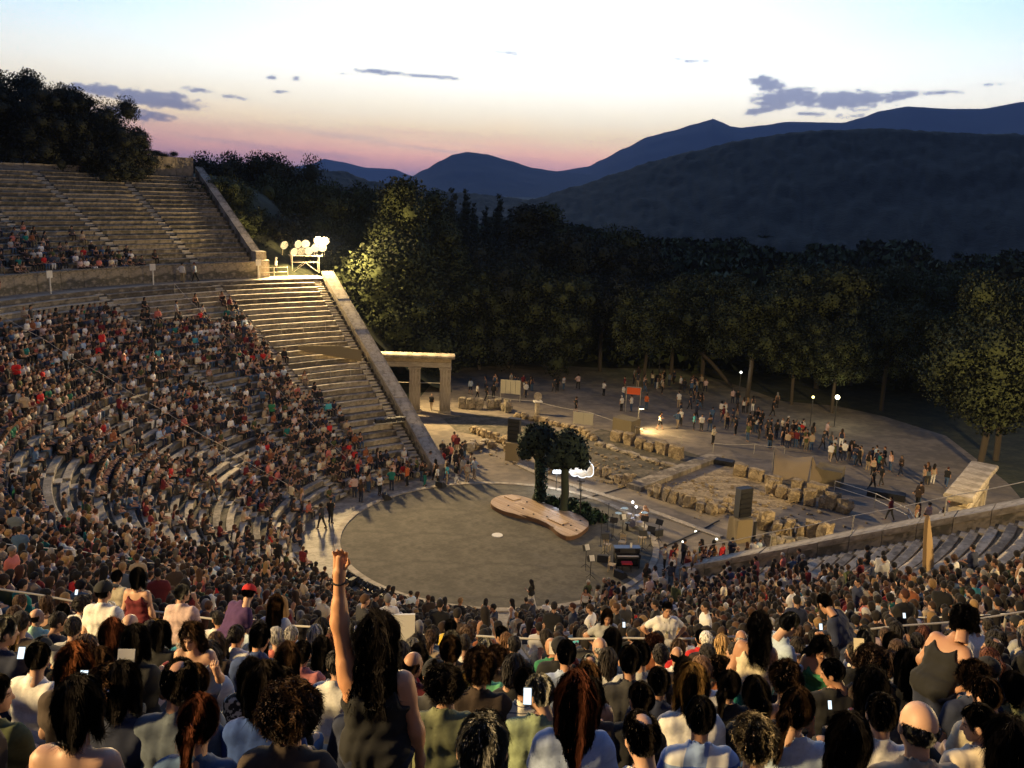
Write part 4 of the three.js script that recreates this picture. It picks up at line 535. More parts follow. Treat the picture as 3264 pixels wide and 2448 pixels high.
[[-16.4, 100, -2.0, 'round dark bush on the bank right of the upper end wall'], [-15.4, 101, -1.7, 'dark bush on the bank behind the glowing lamps'], [-14.4, 100, -2.6, 'low dark bush right behind the lamp tower']].forEach(([az, d, el, l], i) => tree('oak', i, l, az, d, el, 1.25, 8 - i * 2, oakM, 'bushes on the bank behind the tower'));
tree('tall', 0, 'tall pine with lamp lit tufts right of the floodlights', -6.9, 101, .75, 1.25, 0, needleA); tree('tall', 1, 'tall dark pine close behind the lamp lit pine', -5.0, 112, .0, 1.15, 0, needleB); tree('pine', 1, 'lower lamp lit pine below the tall pine', -8.3, 96, -3.2, 1.25, 0, needleA); tree('tall', 1, 'dark pine between tall pine and cypresses', -3.9, 104, -2.2, 1.3, 0, needleB);
[[-3.6, .35], [-2.72, .3], [-2.2, -.6], [-1.35, -.75], [-.58, .05], [0.1, -.9]].forEach(([az, el], i) => tree('cypress', i, `slender dark cypress, ${order[i]} from the left of the row`, az, 135 + (i % 3) * 6, el, 1.0, 0, cypM, 'row of cypresses'));
[[1.4, -.7, 120, 'tall', 1.5], [2.6, -.65, 124, 'tall', 1.3], [4.4, -2.2, 116, 'oak', .9], [6.2, -2.1, 122, 'oak', .95], [8.0, -2.7, 118, 'round', 1.0], [3.4, -4.6, 104, 'oak', 1.0], [.4, -3.4, 106, 'oak', .95], [-1.6, -4.3, 104, 'round', 1.1], [6.6, -4.6, 106, 'round', 1.1]].forEach(([az, el, d, k, s], i) => tree(k, i, `dark tree of the dense wood behind the plaza, ${order[i]} built from the cypresses on`, az, d, el, s, 0, i % 2 ? needleB : cypM, 'dense dark trees behind the plaza'));
[['round headed pine over the far crowd', 9.6, 99, -6.0, 1.0], ['round headed pine left of the tall bare trunk', 11.4, 103, -4.7, 1.0], ['wide round pine behind the tall bare trunk', 13.4, 104, -4.3, 1.05], ['pine with a tall bare trunk at the plaza edge', 16.4, 97, -4.9, 1.05], ['high domed pine, tallest of the plaza row', 20.6, 106, -3.35, 1.15], ['high domed pine right of the tallest', 22.6, 110, -3.5, 1.0], ['low pine at the right end of the plaza row', 19.2, 96, -6.6, .95], ['round pine behind the big right hand pine', 26.3, 112, -3.25, 1.0], ['dark pine left of the big right hand pine', 24.6, 98, -5.2, 1.05], ['dark low pine over the path lamps', 21.7, 94, -7.0, 1.0]].forEach(([l, az, d, el, s], i) => tree('round', i, l, az, d, el, s, 0, i === 7 ? needleB : needleA, 'pines along the plaza'));
tree('round', 0, 'big lamp lit pine at the right edge', 31.2, 84, -3.3, .85, 0, needleA); tree('pine', 2, 'lower lamp lit pine limb group under the big right pine', 30.4, 80, -6.2, 1.2, 0, needleA);
{ const m = part('leaning_trunk', tube([V(22.2, 4.6, -50), V(24.5, 2.8, -48.5), V(27, .1, -47)], .22, 14, 8), barkM, scene); tag(m, 'bare leaning tree trunk behind the far crowd', 'tree trunk'); }
{ // far wood filling the valley floor, one mass
  const R = rng(4242), list = [], g = crowns.round[1], m4 = new THREE.Matrix4();
  for (let i = 0; i < 2600; i++) { const az = -34 + R() * 72, d = 112 + Math.pow(R(), 1.5) * 330, hh = 6 + R() * R() * 13; if (az < -4 && d < 150) continue; list.push([Math.sin(az * RAD) * d, 51.55 - Math.cos(az * RAD) * d, hh, .9 + R() * .5, R() * 6.28]); }
  const im = new THREE.InstancedMesh(coarseWood(), needleB, list.length); im.name = 'far_wood'; list.forEach(([x, z, h, s, a, y], i) => { m4.compose(V(x, (y ?? 0) - h * .3, z), new THREE.Quaternion().setFromAxisAngle(V(0, 1, 0), a), V(h * s, h, h * s)); im.setMatrixAt(i, m4); }); im.userData = { kind: 'stuff', label: 'dark mass of the far wood filling the valley', category: 'wood' }; scene.add(im);
}
function coarseWood() { const b = crownBalls('round', rng(77)); return leafMass(b, 1500, .07, 31); }
// ------------------------------------------------------------------ people
function surf(f, lo, hi, c) {                                  // surface nets over a box
  const n = [0, 1, 2].map((k) => Math.ceil((hi[k] - lo[k]) / c) + 1), [nx, ny, nz] = n, val = new Float32Array(nx * ny * nz);
  for (let k = 0, i = 0; k < nz; k++) for (let j = 0; j < ny; j++) for (let a = 0; a < nx; a++, i++) val[i] = f(lo[0] + a * c, lo[1] + j * c, lo[2] + k * c);
  const id = new Int32Array(nx * ny * nz).fill(-1), pos = [], idx = [], sx = 1, sy = nx, sz = nx * ny, E = [[0, 1], [2, 3], [4, 5], [6, 7], [0, 2], [1, 3], [4, 6], [5, 7], [0, 4], [1, 5], [2, 6], [3, 7]], off = [0, sx, sy, sx + sy, sz, sx + sz, sy + sz, sx + sy + sz];
  for (let k = 0; k < nz - 1; k++) for (let j = 0; j < ny - 1; j++) for (let a = 0; a < nx - 1; a++) {
    const i = a + j * sy + k * sz; let m = 0; for (let q = 0; q < 8; q++) if (val[i + off[q]] < 0) m |= 1 << q;
    if (m === 0 || m === 255) continue;
    let x = 0, y = 0, z = 0, t = 0;
    for (const [p, q] of E) { const va = val[i + off[p]], vb = val[i + off[q]]; if ((va < 0) === (vb < 0)) continue; const s = va / (va - vb); x += (p & 1) + ((q & 1) - (p & 1)) * s; y += ((p >> 1) & 1) + (((q >> 1) & 1) - ((p >> 1) & 1)) * s; z += (p >> 2) + ((q >> 2) - (p >> 2)) * s; t++; }
    id[i] = pos.length / 3; pos.push(lo[0] + (a + x / t) * c, lo[1] + (j + y / t) * c, lo[2] + (k + z / t) * c);
  }
  const quad = (a, b, d, e, flip) => { if (a < 0 || b < 0 || d < 0 || e < 0) return; flip ? idx.push(a, d, b, a, e, d) : idx.push(a, b, d, a, d, e); };
  for (let k = 1; k < nz - 1; k++) for (let j = 1; j < ny - 1; j++) for (let a = 1; a < nx - 1; a++) {
    const i = a + j * sy + k * sz, v = val[i] < 0;
    if (v !== val[i + sx] < 0) quad(id[i - sy - sz], id[i - sz], id[i], id[i - sy], !v);
    if (v !== val[i + sy] < 0) quad(id[i - sx - sz], id[i - sx], id[i], id[i - sz], !v);
    if (v !== val[i + sz] < 0) quad(id[i - sx - sy], id[i - sy], id[i], id[i - sx], !v);
  }
  const g = new THREE.BufferGeometry(); g.setAttribute('position', new THREE.Float32BufferAttribute(pos, 3)); g.setIndex(idx); g.computeVertexNormals(); return g;
}
const smin = (a, b, k) => { const h = Math.max(k - Math.abs(a - b), 0) / k; return Math.min(a, b) - h * h * k * .25; };
const cap = (a, b, ra, rb = ra) => { const dx = b[0] - a[0], dy = b[1] - a[1], dz = b[2] - a[2], L = dx * dx + dy * dy + dz * dz || 1e-9; return (x, y, z) => { let t = ((x - a[0]) * dx + (y - a[1]) * dy + (z - a[2]) * dz) / L; t = t < 0 ? 0 : t > 1 ? 1 : t; const X = x - a[0] - dx * t, Y = y - a[1] - dy * t, Z = z - a[2] - dz * t; return Math.sqrt(X * X + Y * Y + Z * Z) - ra - (rb - ra) * t; }; };
const ell = (c, r) => { const m = Math.min(...r); return (x, y, z) => { const X = (x - c[0]) / r[0], Y = (y - c[1]) / r[1], Z = (z - c[2]) / r[2]; return (Math.sqrt(X * X + Y * Y + Z * Z) - 1) * m; }; };
const join = (list, k) => (x, y, z) => { let d = 9; for (const f of list) d = smin(d, f(x, y, z), k); return d; };
const n3 = (x, y, z) => (vnoise(x + 31, y + 17) + vnoise(y + 5, z + 43) + vnoise(z + 71, x + 3)) / 3 - .5;

// ---- head and hair (head space: origin in the middle of the head, +z is the face)
const headF = (() => {
  const skull = join([ell([0, .025, -.012], [.077, .1, .095]), ell([0, -.035, .03], [.06, .084, .066])], .03), nose = cap([0, .004, .088], [0, -.03, .108], .009, .014), brow = cap([-.032, .02, .082], [.032, .02, .082], .011), chin = ell([0, -.098, .066], [.03, .024, .026]), neck = cap([0, -.08, -.018], [0, -.2, -.035], .05, .057), lips = cap([-.016, -.062, .092], [.016, -.062, .092], .009);
  const ears = [-1, 1].map((s) => ell([s * .081, -.006, -.004], [.012, .034, .021])), eyes = [-1, 1].map((s) => ell([s * .031, .002, .1], [.019, .013, .016]));
  return (x, y, z) => { let d = smin(skull(x, y, z), nose(x, y, z), .014); d = smin(d, brow(x, y, z), .014); d = smin(d, chin(x, y, z), .025); d = smin(d, lips(x, y, z), .01); d = smin(d, neck(x, y, z), .03); for (const e of ears) d = smin(d, e(x, y, z), .007); for (const e of eyes) d = -smin(-d, e(x, y, z), .008); return d; };
})();
const cache = new Map(), memo = (k, f) => { if (!cache.has(k)) cache.set(k, f()); return cache.get(k); };
function headGeo(c) {
  return memo('head' + c, () => {
    const g = surf(headF, [-.12, -.22, -.13], [.12, .145, .14], c), p = g.attributes.position, col = new Float32Array(p.count * 3);
    for (let i = 0; i < p.count; i++) {
      const x = Math.abs(p.getX(i)), y = p.getY(i), z = p.getZ(i); let k = [1, 1, 1];
      if (z > .05) { if (Math.hypot((x - .031) / .017, (y - .002) / .008) < 1) k = [.16, .13, .13]; else if (Math.hypot((x - .033) / .022, (y - .023) / .006) < 1) k = [.25, .2, .2]; else if (Math.hypot(x / .024, (y + .062) / .009) < 1) k = [.85, .5, .5]; }
      col.set(k, i * 3);
    }
    g.setAttribute('color', new THREE.BufferAttribute(col, 3)); return g;
  });
}
function hairGeo(style, c, seed = 1) {
  return memo('hair' + style + c + '_' + seed, () => {
    const shell = (t, ty = t) => ell([0, .03, -.014], [.078 + t, .1 + ty, .095 + t]), face = ell([0, -.05, .125], [.092, .132, .108]), ear = [-1, 1].map((s) => ell([s * .088, -.018, .002], [.03, .045, .034]));
    let f, lo = [-.2, -.2, -.22], hi = [.2, .22, .17], strand = .0035, curl = 0, sf = 26;
    const cutLow = (d, y, z, back, side) => Math.max(d, lerp(side, back, sm(.02, -.05, z)) - y);
    const base = (t, back, side, ears = 1) => { const s = shell(t); return (x, y, z) => { let d = s(x, y, z); d = Math.max(d, -face(x, y, z)); if (ears) for (const e of ear) d = Math.max(d, -e(x, y, z)); return cutLow(d, y, z, back, side); }; };
    if (style === 'short') f = base(.013, -.085, -.03);
    if (style === 'spiky') { f = base(.02, -.1, -.04); curl = .02; strand = .01; sf = 40; }
    if (style === 'thin') { const b = base(.010, -.09, -.035), hole = ell([0, .14, -.06], [.06, .055, .065]); f = (x, y, z) => Math.max(b(x, y, z), -hole(x, y, z)); }
    if (style === 'bald') { const b = base(.007, -.1, -.07, 0); f = (x, y, z) => Math.max(b(x, y, z), y - .035 - .01 * Math.sin(x * 45), z + .005); strand = .001; }
    if (style === 'bob') { const b = base(.021, -.13, -.13, 0), d2 = [-1, 1].map((s) => cap([s * .075, .02, -.01], [s * .082, -.12, .0], .034, .03)); const u = join([b, ...d2, cap([0, 0, -.06], [0, -.1, -.07], .075, .06)], .03); f = (x, y, z) => Math.max(u(x, y, z), -face(x, y, z), -.145 + .012 * Math.sin(x * 70) - y); strand = .005; lo = [-.2, -.2, -.22]; }
    if (style === 'long' || style === 'longw') { const L = style === 'long' ? .36 : .33, w = style === 'long' ? 1 : 1.25, b = base(.019, -.15, -.15, 0), tails = [cap([0, .0, -.06], [0, -L, -.095], .074 * w, .045 * w), cap([-.05, 0, -.04], [-.075 * w, -L * .9, -.075], .05, .035), cap([.05, 0, -.04], [.075 * w, -L * .95, -.075], .05, .035)]; const u = join([b, ...tails, ...[-1, 1].map((s) => cap([s * .078, .02, .0], [s * .088, -.2, -.01], .032, .02))], .03); f = (x, y, z) => Math.max(u(x, y, z), -face(x, y, z), z < -.04 ? (z + .04) * -.45 - .09 : -9); lo = [-.24, -.46, -.26]; strand = .007; if (style === 'longw') curl = .016; }
    if (style === 'pony') { const b = base(.014, -.08, -.03, 0); f = join([b, cap([0, .04, -.11], [0, -.02, -.17], .028, .035), cap([0, -.02, -.17], [0, -.26, -.15], .038, .014)], .02); lo = [-.2, -.34, -.26]; }
    if (style === 'updo' || style === 'bun') { const b = base(.02, -.075, -.03, 0); f = join([b, ell([0, style === 'bun' ? .1 : .05, -.11], [.062, .058, .055])], .02); curl = style === 'updo' ? .02 : .006; }
    if (style === 'curly') { const b = base(.034, -.13, -.11, 0); f = b; curl = .028; hi = [.22, .25, .19]; lo = [-.22, -.24, -.25]; }
    if (style === 'afro') { const s = ell([0, .03, -.03], [.135, .138, .138]); f = (x, y, z) => Math.max(s(x, y, z), -face(x, y, z)); curl = .03; hi = [.22, .25, .2]; lo = [-.22, -.2, -.25]; }
    if (style === 'cap') f = base(.010, -.08, -.03);
    const R1 = seed * 3.7;
    return surf((x, y, z) => { const a = Math.atan2(x, -z); let d = f(x, y, z); if (Math.abs(d) < .06) d += strand * (.35 * Math.sin(a * sf * 1.8 + 9 * vnoise(a * 4 + R1, y * 9)) + .5 * (vnoise(a * 19 + R1, y * 7) - .5)) + (vnoise(a * 3 + R1, y * 9 + 9) - .5) * .012 + (curl ? n3(x * 34 + R1, y * 34, z * 34) * curl * 2.2 : 0); return d; }, lo, hi, c);
  });
}
// ---- body in a pose. Seated: origin on the seat; standing: origin at the feet. +z is forward, +x the person's left.
function skeleton(S) {
  const hip = S.stand ? .92 : .1, sx = S.f ? .152 : .178, ch = S.f ? .088 : .108, ca = Math.cos(S.lean), sa = Math.sin(S.lean);
  const U = (x, y, z) => [x, hip + y * ca - z * sa, y * sa + z * ca];
  const J = { hip, sx, ch, U, arms: [] };
  J.neck = U(0, .47, 0); J.head = U(0, .655, .03);
  for (const s of [1, -1]) {
    const arm = s > 0 ? S.armL : S.armR; let e, w, h;
    if (arm === 'raise') { e = U(s * (sx + .055), .73, .0); w = U(s * (sx + .06), 1.02, .02); h = U(s * (sx + .055), 1.11, .03); }
    else if (arm === 'hip') { e = U(s * (sx + .22), .2, -.1); w = [s * .19, hip + .05, .05]; h = [s * .14, hip + .02, .1]; }
    else if (arm === 'front') { e = U(s * (sx + .05), .18, .1); w = U(s * .09, .24, .3); h = U(s * .05, .28, .37); }
    else if (arm === 'wave') { e = U(s * (sx + .12), .2, .08); w = U(s * (sx + .16), .38, .22); h = U(s * (sx + .15), .47, .24); }
    else if (S.stand) { e = [s * (sx + .075), hip + .13, -.03 + sa * .3]; w = [s * (sx + .09), hip - .11, .04 + sa * .5]; h = [s * (sx + .085), hip - .2, .06 + sa * .5]; }
    else { e = U(s * (sx + .065), .16, .03); w = [s * .12, hip + .1, .27]; h = [s * .07, hip + .08, .35]; }
    J.arms.push({ s, sh: U(s * sx, .405, -.005), e, w, h, kind: arm });
  }
  J.legs = [1, -1].map((s) => S.stand ? { h: [s * .085, .9, 0], k: [s * .095, .48, .02 + (S.walk ? s * .12 : 0)], a: [s * .1, .08, -.03 + (S.walk ? s * .25 : 0)], t: [s * .115, .035, .11 + (S.walk ? s * .25 : 0)] } : { h: [s * .085, .09, .02], k: [s * .12, .1, .42], a: [s * .12, -.35, .38], t: [s * .13, -.41, .5] });
  const W = S.f ? .075 : .09;
  J.torso = [cap(U(-ch, .31, .01), U(ch, .31, .01), .105, .105), cap(U(-ch * .85, .17, .005), U(ch * .85, .17, .005), S.f ? .088 : .1), cap([-W, hip + .01, 0], [W, hip + .01, 0], .118), cap(U(-sx * .8, .4, -.012), U(sx * .8, .4, -.012), .062), cap(U(0, .36, -.01), U(0, .5, 0), .075, .05)];
  if (S.f) J.torso.push(ell(U(.07, .3, .085), [.06, .06, .05]), ell(U(-.07, .3, .085), [.06, .06, .05]));
  return J;
}
function handPrims(w, h, s) {                                  // palm, four fingers and a thumb along w -> h
  const d = V(...h).sub(V(...w)).normalize(), side = V(d.z * .2 + 1, -.1, .1).cross(d).length() < .2 ? V(0, 0, 1) : V(1, 0, 0).addScaledVector(d, -d.x).normalize(), n = d.clone().cross(side), P = (a, b, c) => V(...w).addScaledVector(d, a).addScaledVector(side, b).addScaledVector(n, c).toArray(), out = [cap(P(.03, -.018, 0), P(.085, -.022, 0), .019, .016), cap(P(.03, .018, 0), P(.085, .022, 0), .019, .016), cap(P(.03, 0, 0), P(.09, 0, 0), .02, .018)];
  [-.03, -.01, .01, .03].forEach((b, i) => { const L = [.055, .068, .064, .05][i]; out.push(cap(P(.09, b, 0), P(.09 + L * .5, b * 1.1, .012), .0095, .009), cap(P(.09 + L * .5, b * 1.1, .012), P(.088 + L * .8, b * 1.1, .04), .009, .0075)); });
  out.push(cap(P(.035, s * .03, .01), P(.07, s * .052, .022), .011, .0095), cap(P(.07, s * .052, .022), P(.095, s * .05, .036), .0095, .008)); return out;
}
const box = (prims, J, S) => S.stand ? [[-.62, -.02, -.4], [.62, S.lean > .3 ? 1.62 : 1.5, S.lean > .3 ? .75 : .5]] : [[-.5, -.46, -.3], [.5, .68, .6]];
function bodyGeo(S, c) {
  const J = skeleton(S), list = [...J.torso];
  for (const A of J.arms) { const u = A.kind === 'raise' ? 1.14 : 1; list.push(cap(A.sh, A.e, .047 * u, .039 * u), cap(A.e, A.w, .036 * u, .026 * u), cap(A.e.map((v, i) => lerp(v, A.w[i], .12)), A.e.map((v, i) => lerp(v, A.w[i], .38)), .041 * u, .036 * u), cap(A.sh, A.sh.map((v, i) => lerp(v, A.e[i], .3)), .054 * u, .048 * u), cap(A.w, A.h, .03, .03)); }
  for (const l of J.legs) list.push(cap(l.h, l.k, .078, .054), cap(l.k, l.a, .05, .034), cap(l.a, l.t, .04, .034));
  const f = join(list, .035); let [lo, hi] = box(list, J, S); if (S.armL === 'raise') hi = [hi[0], hi[1] + .62, hi[2]];
  return memo('body' + c + S.key, () => { const g = surf(f, lo, hi, c), p = g.attributes.position, n = p.count, col = new Float32Array(n * 3); for (let i = 0; i < n; i++) { const k = .92 + .16 * n3(p.getX(i) * 22, p.getY(i) * 22, p.getZ(i) * 22) + .08; col[3 * i] = k; col[3 * i + 1] = k * .985; col[3 * i + 2] = k * .97; } g.setAttribute('color', new THREE.BufferAttribute(col, 3)); return g; });
}
function topGeo(S, type, c) {
  return memo('top' + type + c + S.key, () => {
    const J = skeleton(S), inflate = .024, long = type === 'shirt' || type === 'jacket', list = J.torso.map((f) => (x, y, z) => f(x, y, z) - inflate), sleeves = [];
    if (type === 'tee' || long) for (const A of J.arms) { const m = long ? 1 : .55, e = A.sh.map((v, i) => lerp(v, A.e[i], m)); sleeves.push(cap(A.sh, e, .072, long ? .058 : .068)); if (long) sleeves.push(cap(A.e, A.w.map((v, i) => lerp(A.e[i], v, .92)), .052, .038)); }
    const all = join([...list, ...sleeves], .03), hip = J.hip, hem = S.stand ? hip - .1 : hip - .06, nk = J.U(0, .54, .02), back = J.U(0, .47, -.1), ca = Math.cos(S.lean), sa = Math.sin(S.lean);
    return surf((x, y, z) => {
      let d = all(x, y, z); const uy = (y - hip) * ca + z * sa, uz = z * ca - (y - hip) * sa;      // torso space
      if (Math.abs(d) < .05) d += (Math.sin(uy * 42 + x * 16 + 7 * vnoise(x * 6 + 3, uy * 5)) * .0042 * vnoise(x * 9 + 7, uy * 6) * 2 + (vnoise(x * 9, uy * 5 + z * 7) - .5) * .012 + Math.abs(Math.sin(x * 30 + uy * 7 + 5 * vnoise(uy * 5, x * 5))) * -.006 + .003);
      const hole = Math.hypot(x - nk[0], y - nk[1], z - nk[2]);
      d = Math.max(d, (type === 'tee' ? .072 : .066) - hole, hem + .01 * Math.sin(x * 20) - y);
      if (type === 'tank' || type === 'strap' || type === 'off') {
        const sh = Math.abs(x), top = type === 'off' ? .36 - .0 : type === 'strap' ? .3 : .43;
        if (type === 'tank') { d = Math.max(d, sh - J.sx * .98 + (uy > .3 ? (uy - .3) * .35 : -.05)); d = Math.max(d, .13 - Math.hypot(x, (uy - .5) * .75, 0) - (uz > 0 ? -.01 : 0)); }
        else d = Math.max(d, uy - top - (type === 'off' ? .012 * Math.sin(x * 40) : 0), type === 'off' ? -9 : sh - J.sx * .95);
      }
      return d;
    }, ...(() => { const [a, b] = box(0, J, S); return [[a[0], S.stand ? hip - .14 : -.06, a[2]], b]; })(), c);
  });
}
function bottomGeo(S, c, skirt = 0) {
  return memo('bot' + skirt + c + S.key, () => { const J = skeleton(S), L = [cap([-.09, J.hip, 0], [.09, J.hip, 0], .13)]; for (const l of J.legs) { L.push(cap(l.h, l.k, .098, .072)); if (!skirt) L.push(cap(l.k, l.a, .07, .056)); } const f = join(L, .04); return surf((x, y, z) => Math.max(f(x, y, z), y - J.hip - .04), S.stand ? [-.35, .02, -.4] : [-.35, -.44, -.2], S.stand ? [.35, 1.05, .45] : [.35, .2, .6], c); });
}
const shoeGeo = (S, c) => memo('shoe' + c + S.key, () => { const J = skeleton(S); const f = join(J.legs.map((l) => cap([l.a[0], l.a[1] - .02, l.a[2] - .03], l.t, .048, .04)), .01); return surf(f, S.stand ? [-.25, -.03, -.4] : [-.25, -.47, .25], S.stand ? [.25, .16, .5] : [.25, -.28, .62], c); });
function joinHead(S, body, head, yaw, pitch) {                 // one continuous mesh: body and head in one geometry
  const J = skeleton(S), m = new THREE.Matrix4().compose(V(...J.head), new THREE.Quaternion().setFromEuler(new THREE.Euler(pitch + S.lean * .4, -yaw, 0, 'YXZ')), V(1, 1, 1)), h = head.clone().applyMatrix4(m);
  const g = mergeGeometries([body, h]); g.userData.head = m; return g;
}
// ---- colours
const rgb = { black: [.012, .012, .013], charcoal: [.045, .044, .045], navy: [.02, .027, .06], navyblue: [.03, .055, .16], royal: [.02, .06, .24], denim: [.05, .10, .2], slate: [.10, .125, .16], teal: [.01, .17, .15], mint: [.42, .70, .58], lightgreen: [.20, .62, .30], green: [.03, .19, .09], sage: [.26, .32, .19], olive: [.07, .085, .03], olivelight: [.17, .185, .10], maroon: [.14, .012, .018], red: [.55, .02, .02], rust: [.27, .09, .035], wine: [.07, .008, .014], pinkshirt: [.55, .20, .19], palepink: [.62, .45, .42], mauve: [.58, .47, .50], purple: [.065, .025, .10], yellow: [.60, .42, .05], gold: [.42, .24, .03], orange: [.62, .14, .03], coral: [.62, .18, .14], white: [.78, .76, .72], whitetop: [.76, .74, .70], cream: [.66, .58, .42], beige: [.42, .33, .23], greywhite: [.4, .4, .39], greyblue: [.27, .30, .33], lightblue: [.45, .55, .66], bluewhite: [.35, .43, .62], darkbrown: [.045, .028, .02], pattern: [.1, .1, .1], turquoise: [.08, .42, .48], khaki: [.24, .20, .13] };
const hairRGB = { black: [.008, .006, .006], dark: [.014, .010, .008], brown: [.035, .018, .010], brownlight: [.085, .042, .02], auburn: [.10, .033, .014], redbrown: [.06, .018, .010], wine: [.06, .008, .010], blonde: [.28, .17, .07], blondebrown: [.20, .115, .045], greyblond: [.26, .21, .15], grey: [.20, .19, .18], greydark: [.10, .095, .09], greywhite: [.34, .33, .31], white: [.52, .50, .46], red: [.6, .01, .02], navyblue: [.03, .055, .16] };
const words = { darkbrown: 'dark brown', greywhite: 'pale grey', whitetop: 'white', navyblue: 'blue', olivelight: 'olive', lightblue: 'light blue', pinkshirt: 'pink', palepink: 'pale pink', greyblue: 'grey blue', bluewhite: 'white and blue', lightgreen: 'light green', blondebrown: 'streaked blonde', brownlight: 'light brown', redbrown: 'red brown', greydark: 'dark grey', greyblond: 'ash grey' };
const say = (c) => words[c] ?? c;
const mats = new Map(), matOf = (k, f) => { if (!mats.has(k)) mats.set(k, f()); return mats.get(k); };
const weave = tex(128, (u, v) => { const k = .86 + .14 * fbm(u * 24, v * 24, 3, 24) + .06 * Math.sin(u * 400) * Math.sin(v * 400); return [k, k, k]; }); weave.repeat.set(3, 3);
const cloth = (c) => matOf('c' + c, () => new THREE.MeshStandardMaterial({ color: new THREE.Color().setRGB(...rgb[c]), map: weave, roughness: .92 }));
const skinTone = [[.36, .205, .135], [.46, .27, .18], [.38, .20, .12], [.50, .245, .13]];
const skin = (k) => matOf('s' + k, () => new THREE.MeshStandardMaterial({ color: new THREE.Color().setRGB(...skinTone[k]), vertexColors: true, roughness: .55 }));
const hairM = (c) => matOf('h' + c, () => new THREE.MeshStandardMaterial({ color: new THREE.Color().setRGB(...hairRGB[c].map((v) => v * 1.9 + .008)), roughness: .85, vertexColors: true }));
const patterned = (name, fn, rep = 1) => matOf('p' + name, () => { const t = tex(256, (u, v) => fn(u, v).map(toS), true, rep); return new THREE.MeshStandardMaterial({ map: t, roughness: .9 }); });
const special = {
  stripe: () => patterned('stripe', (u, v) => ((v * 20) % 1) < .14 ? [.08, .09, .13] : [.66, .62, .54]), pinkstripe: () => patterned('pinkstripe', (u, v) => ((v * 9) % 1) < .5 ? [.6, .38, .38] : [.72, .68, .64]),
  plaid: () => patterned('plaid', (u, v) => { const a = ((u * 4.2) % 1) < .42, b = ((v * 4.2 + .3) % 1) < .42; return a && b ? [.04, .10, .42] : a || b ? [.22, .32, .58] : [.66, .66, .66]; }),
  chevron: () => patterned('chevron', (u, v) => { const t = (v * 7 + Math.abs(((u * 9) % 1) - .5) * 1.1) % 1; return t < .2 ? [.62, .12, .10] : t < .4 ? [.7, .6, .5] : t < .65 ? [.10, .34, .24] : t < .82 ? [.35, .55, .42] : [.68, .3, .25]; }),
  pattern: () => patterned('pattern', (u, v) => fbm(u * 40, v * 40, 2, 40) > .52 ? [.5, .5, .48] : [.02, .02, .022]), redstripe: () => patterned('redstripe', (u, v) => v > .30 && v < .36 ? [.6, .03, .03] : [.62, .53, .40]),
};
function strands(g, n, seed, style) {                          // loose locks lying along the hair
  const R = rng(seed * 77 + style.length), p = g.attributes.position, N = g.attributes.normal, ix = g.index.array, cum = [], A = V(0, 0, 0), B = V(0, 0, 0), C = V(0, 0, 0), T = V(0, 0, 0), O = V(0, 0, 0), w = V(0, 0, 0); let tot = 0;
  for (let i = 0; i < ix.length; i += 3) { A.fromBufferAttribute(p, ix[i]); B.fromBufferAttribute(p, ix[i + 1]).sub(A); C.fromBufferAttribute(p, ix[i + 2]).sub(A); tot += B.cross(C).length(); cum.push(tot); }
  const P = [], Q = [], K = [], wild = /curly|afro|updo/.test(style) ? 1 : style === 'spiky' ? .8 : style === 'longw' ? .4 : .16, len = { short: .034, thin: .03, bald: .016, spiky: .05, curly: .06, afro: .045, bob: .085, long: .12, longw: .12, pony: .07, updo: .05, bun: .05, cap: .03 }[style] ?? .05;
  for (let k = 0; k < n; k++) {
    const t = R() * tot; let lo = 0, hi = cum.length - 1; while (lo < hi) { const m = (lo + hi) >> 1; cum[m] < t ? lo = m + 1 : hi = m; }
    const a = ix[lo * 3]; A.fromBufferAttribute(p, a); B.fromBufferAttribute(p, ix[lo * 3 + 1]).sub(A); C.fromBufferAttribute(p, ix[lo * 3 + 2]).sub(A); const u = R() * .9, v = R() * (1 - u); A.addScaledVector(B, u).addScaledVector(C, v); O.fromBufferAttribute(N, a);
    T.set(A.x * 2 + (R() - .5) * wild * 2, -1.0 + (R() - .5) * wild * 2.4, (A.z + .03) * 2 + (R() - .5) * wild * 2).addScaledVector(O, -T.dot(O)).normalize();
    w.crossVectors(O, T).normalize().multiplyScalar(.0009 + R() * .0013); const L = len * (.5 + R()), lift = .002 + R() * R() * (.006 + wild * .014), c = .65 + R() * .9;
    const p0 = A.clone().addScaledVector(T, -L * .35).addScaledVector(O, -.001), p1 = A.clone().addScaledVector(T, L * .2).addScaledVector(O, lift), p2 = A.clone().addScaledVector(T, L * .75).addScaledVector(O, lift * .7 + (R() - .5) * .006).add(V((R() - .5) * .01 * (1 + wild * 2), -.004, (R() - .5) * .01 * (1 + wild * 2)));
    if (p2.z > .02 && p2.y < .05 && Math.abs(p2.x) < .075) continue;
    const q = [p0.clone().sub(w), p0.clone().add(w), p1.clone().add(w), p1.clone().sub(w)];
    for (const x of [q[0], q[1], q[2], q[0], q[2], q[3], q[3], q[2], p2]) { P.push(x.x, x.y, x.z); Q.push(O.x + T.x * .15, O.y + T.y * .15, O.z + T.z * .15); K.push(c, c, c); }
  }
  const h = new THREE.BufferGeometry(); h.setAttribute('position', new THREE.Float32BufferAttribute(P, 3)); h.setAttribute('normal', new THREE.Float32BufferAttribute(Q, 3)); h.setAttribute('color', new THREE.Float32BufferAttribute(K, 3)); h.setIndex(Array.from({ length: P.length / 3 }, (_, i) => i)); return h;
}
const hairFull = (style, c, seed) => memo('full' + style + c + '_' + seed, () => { const g = streaks(hairGeo(style, c, seed), seed); return mergeGeometries([g, strands(g, c < .012 ? 4600 : 600, seed, style)]); });
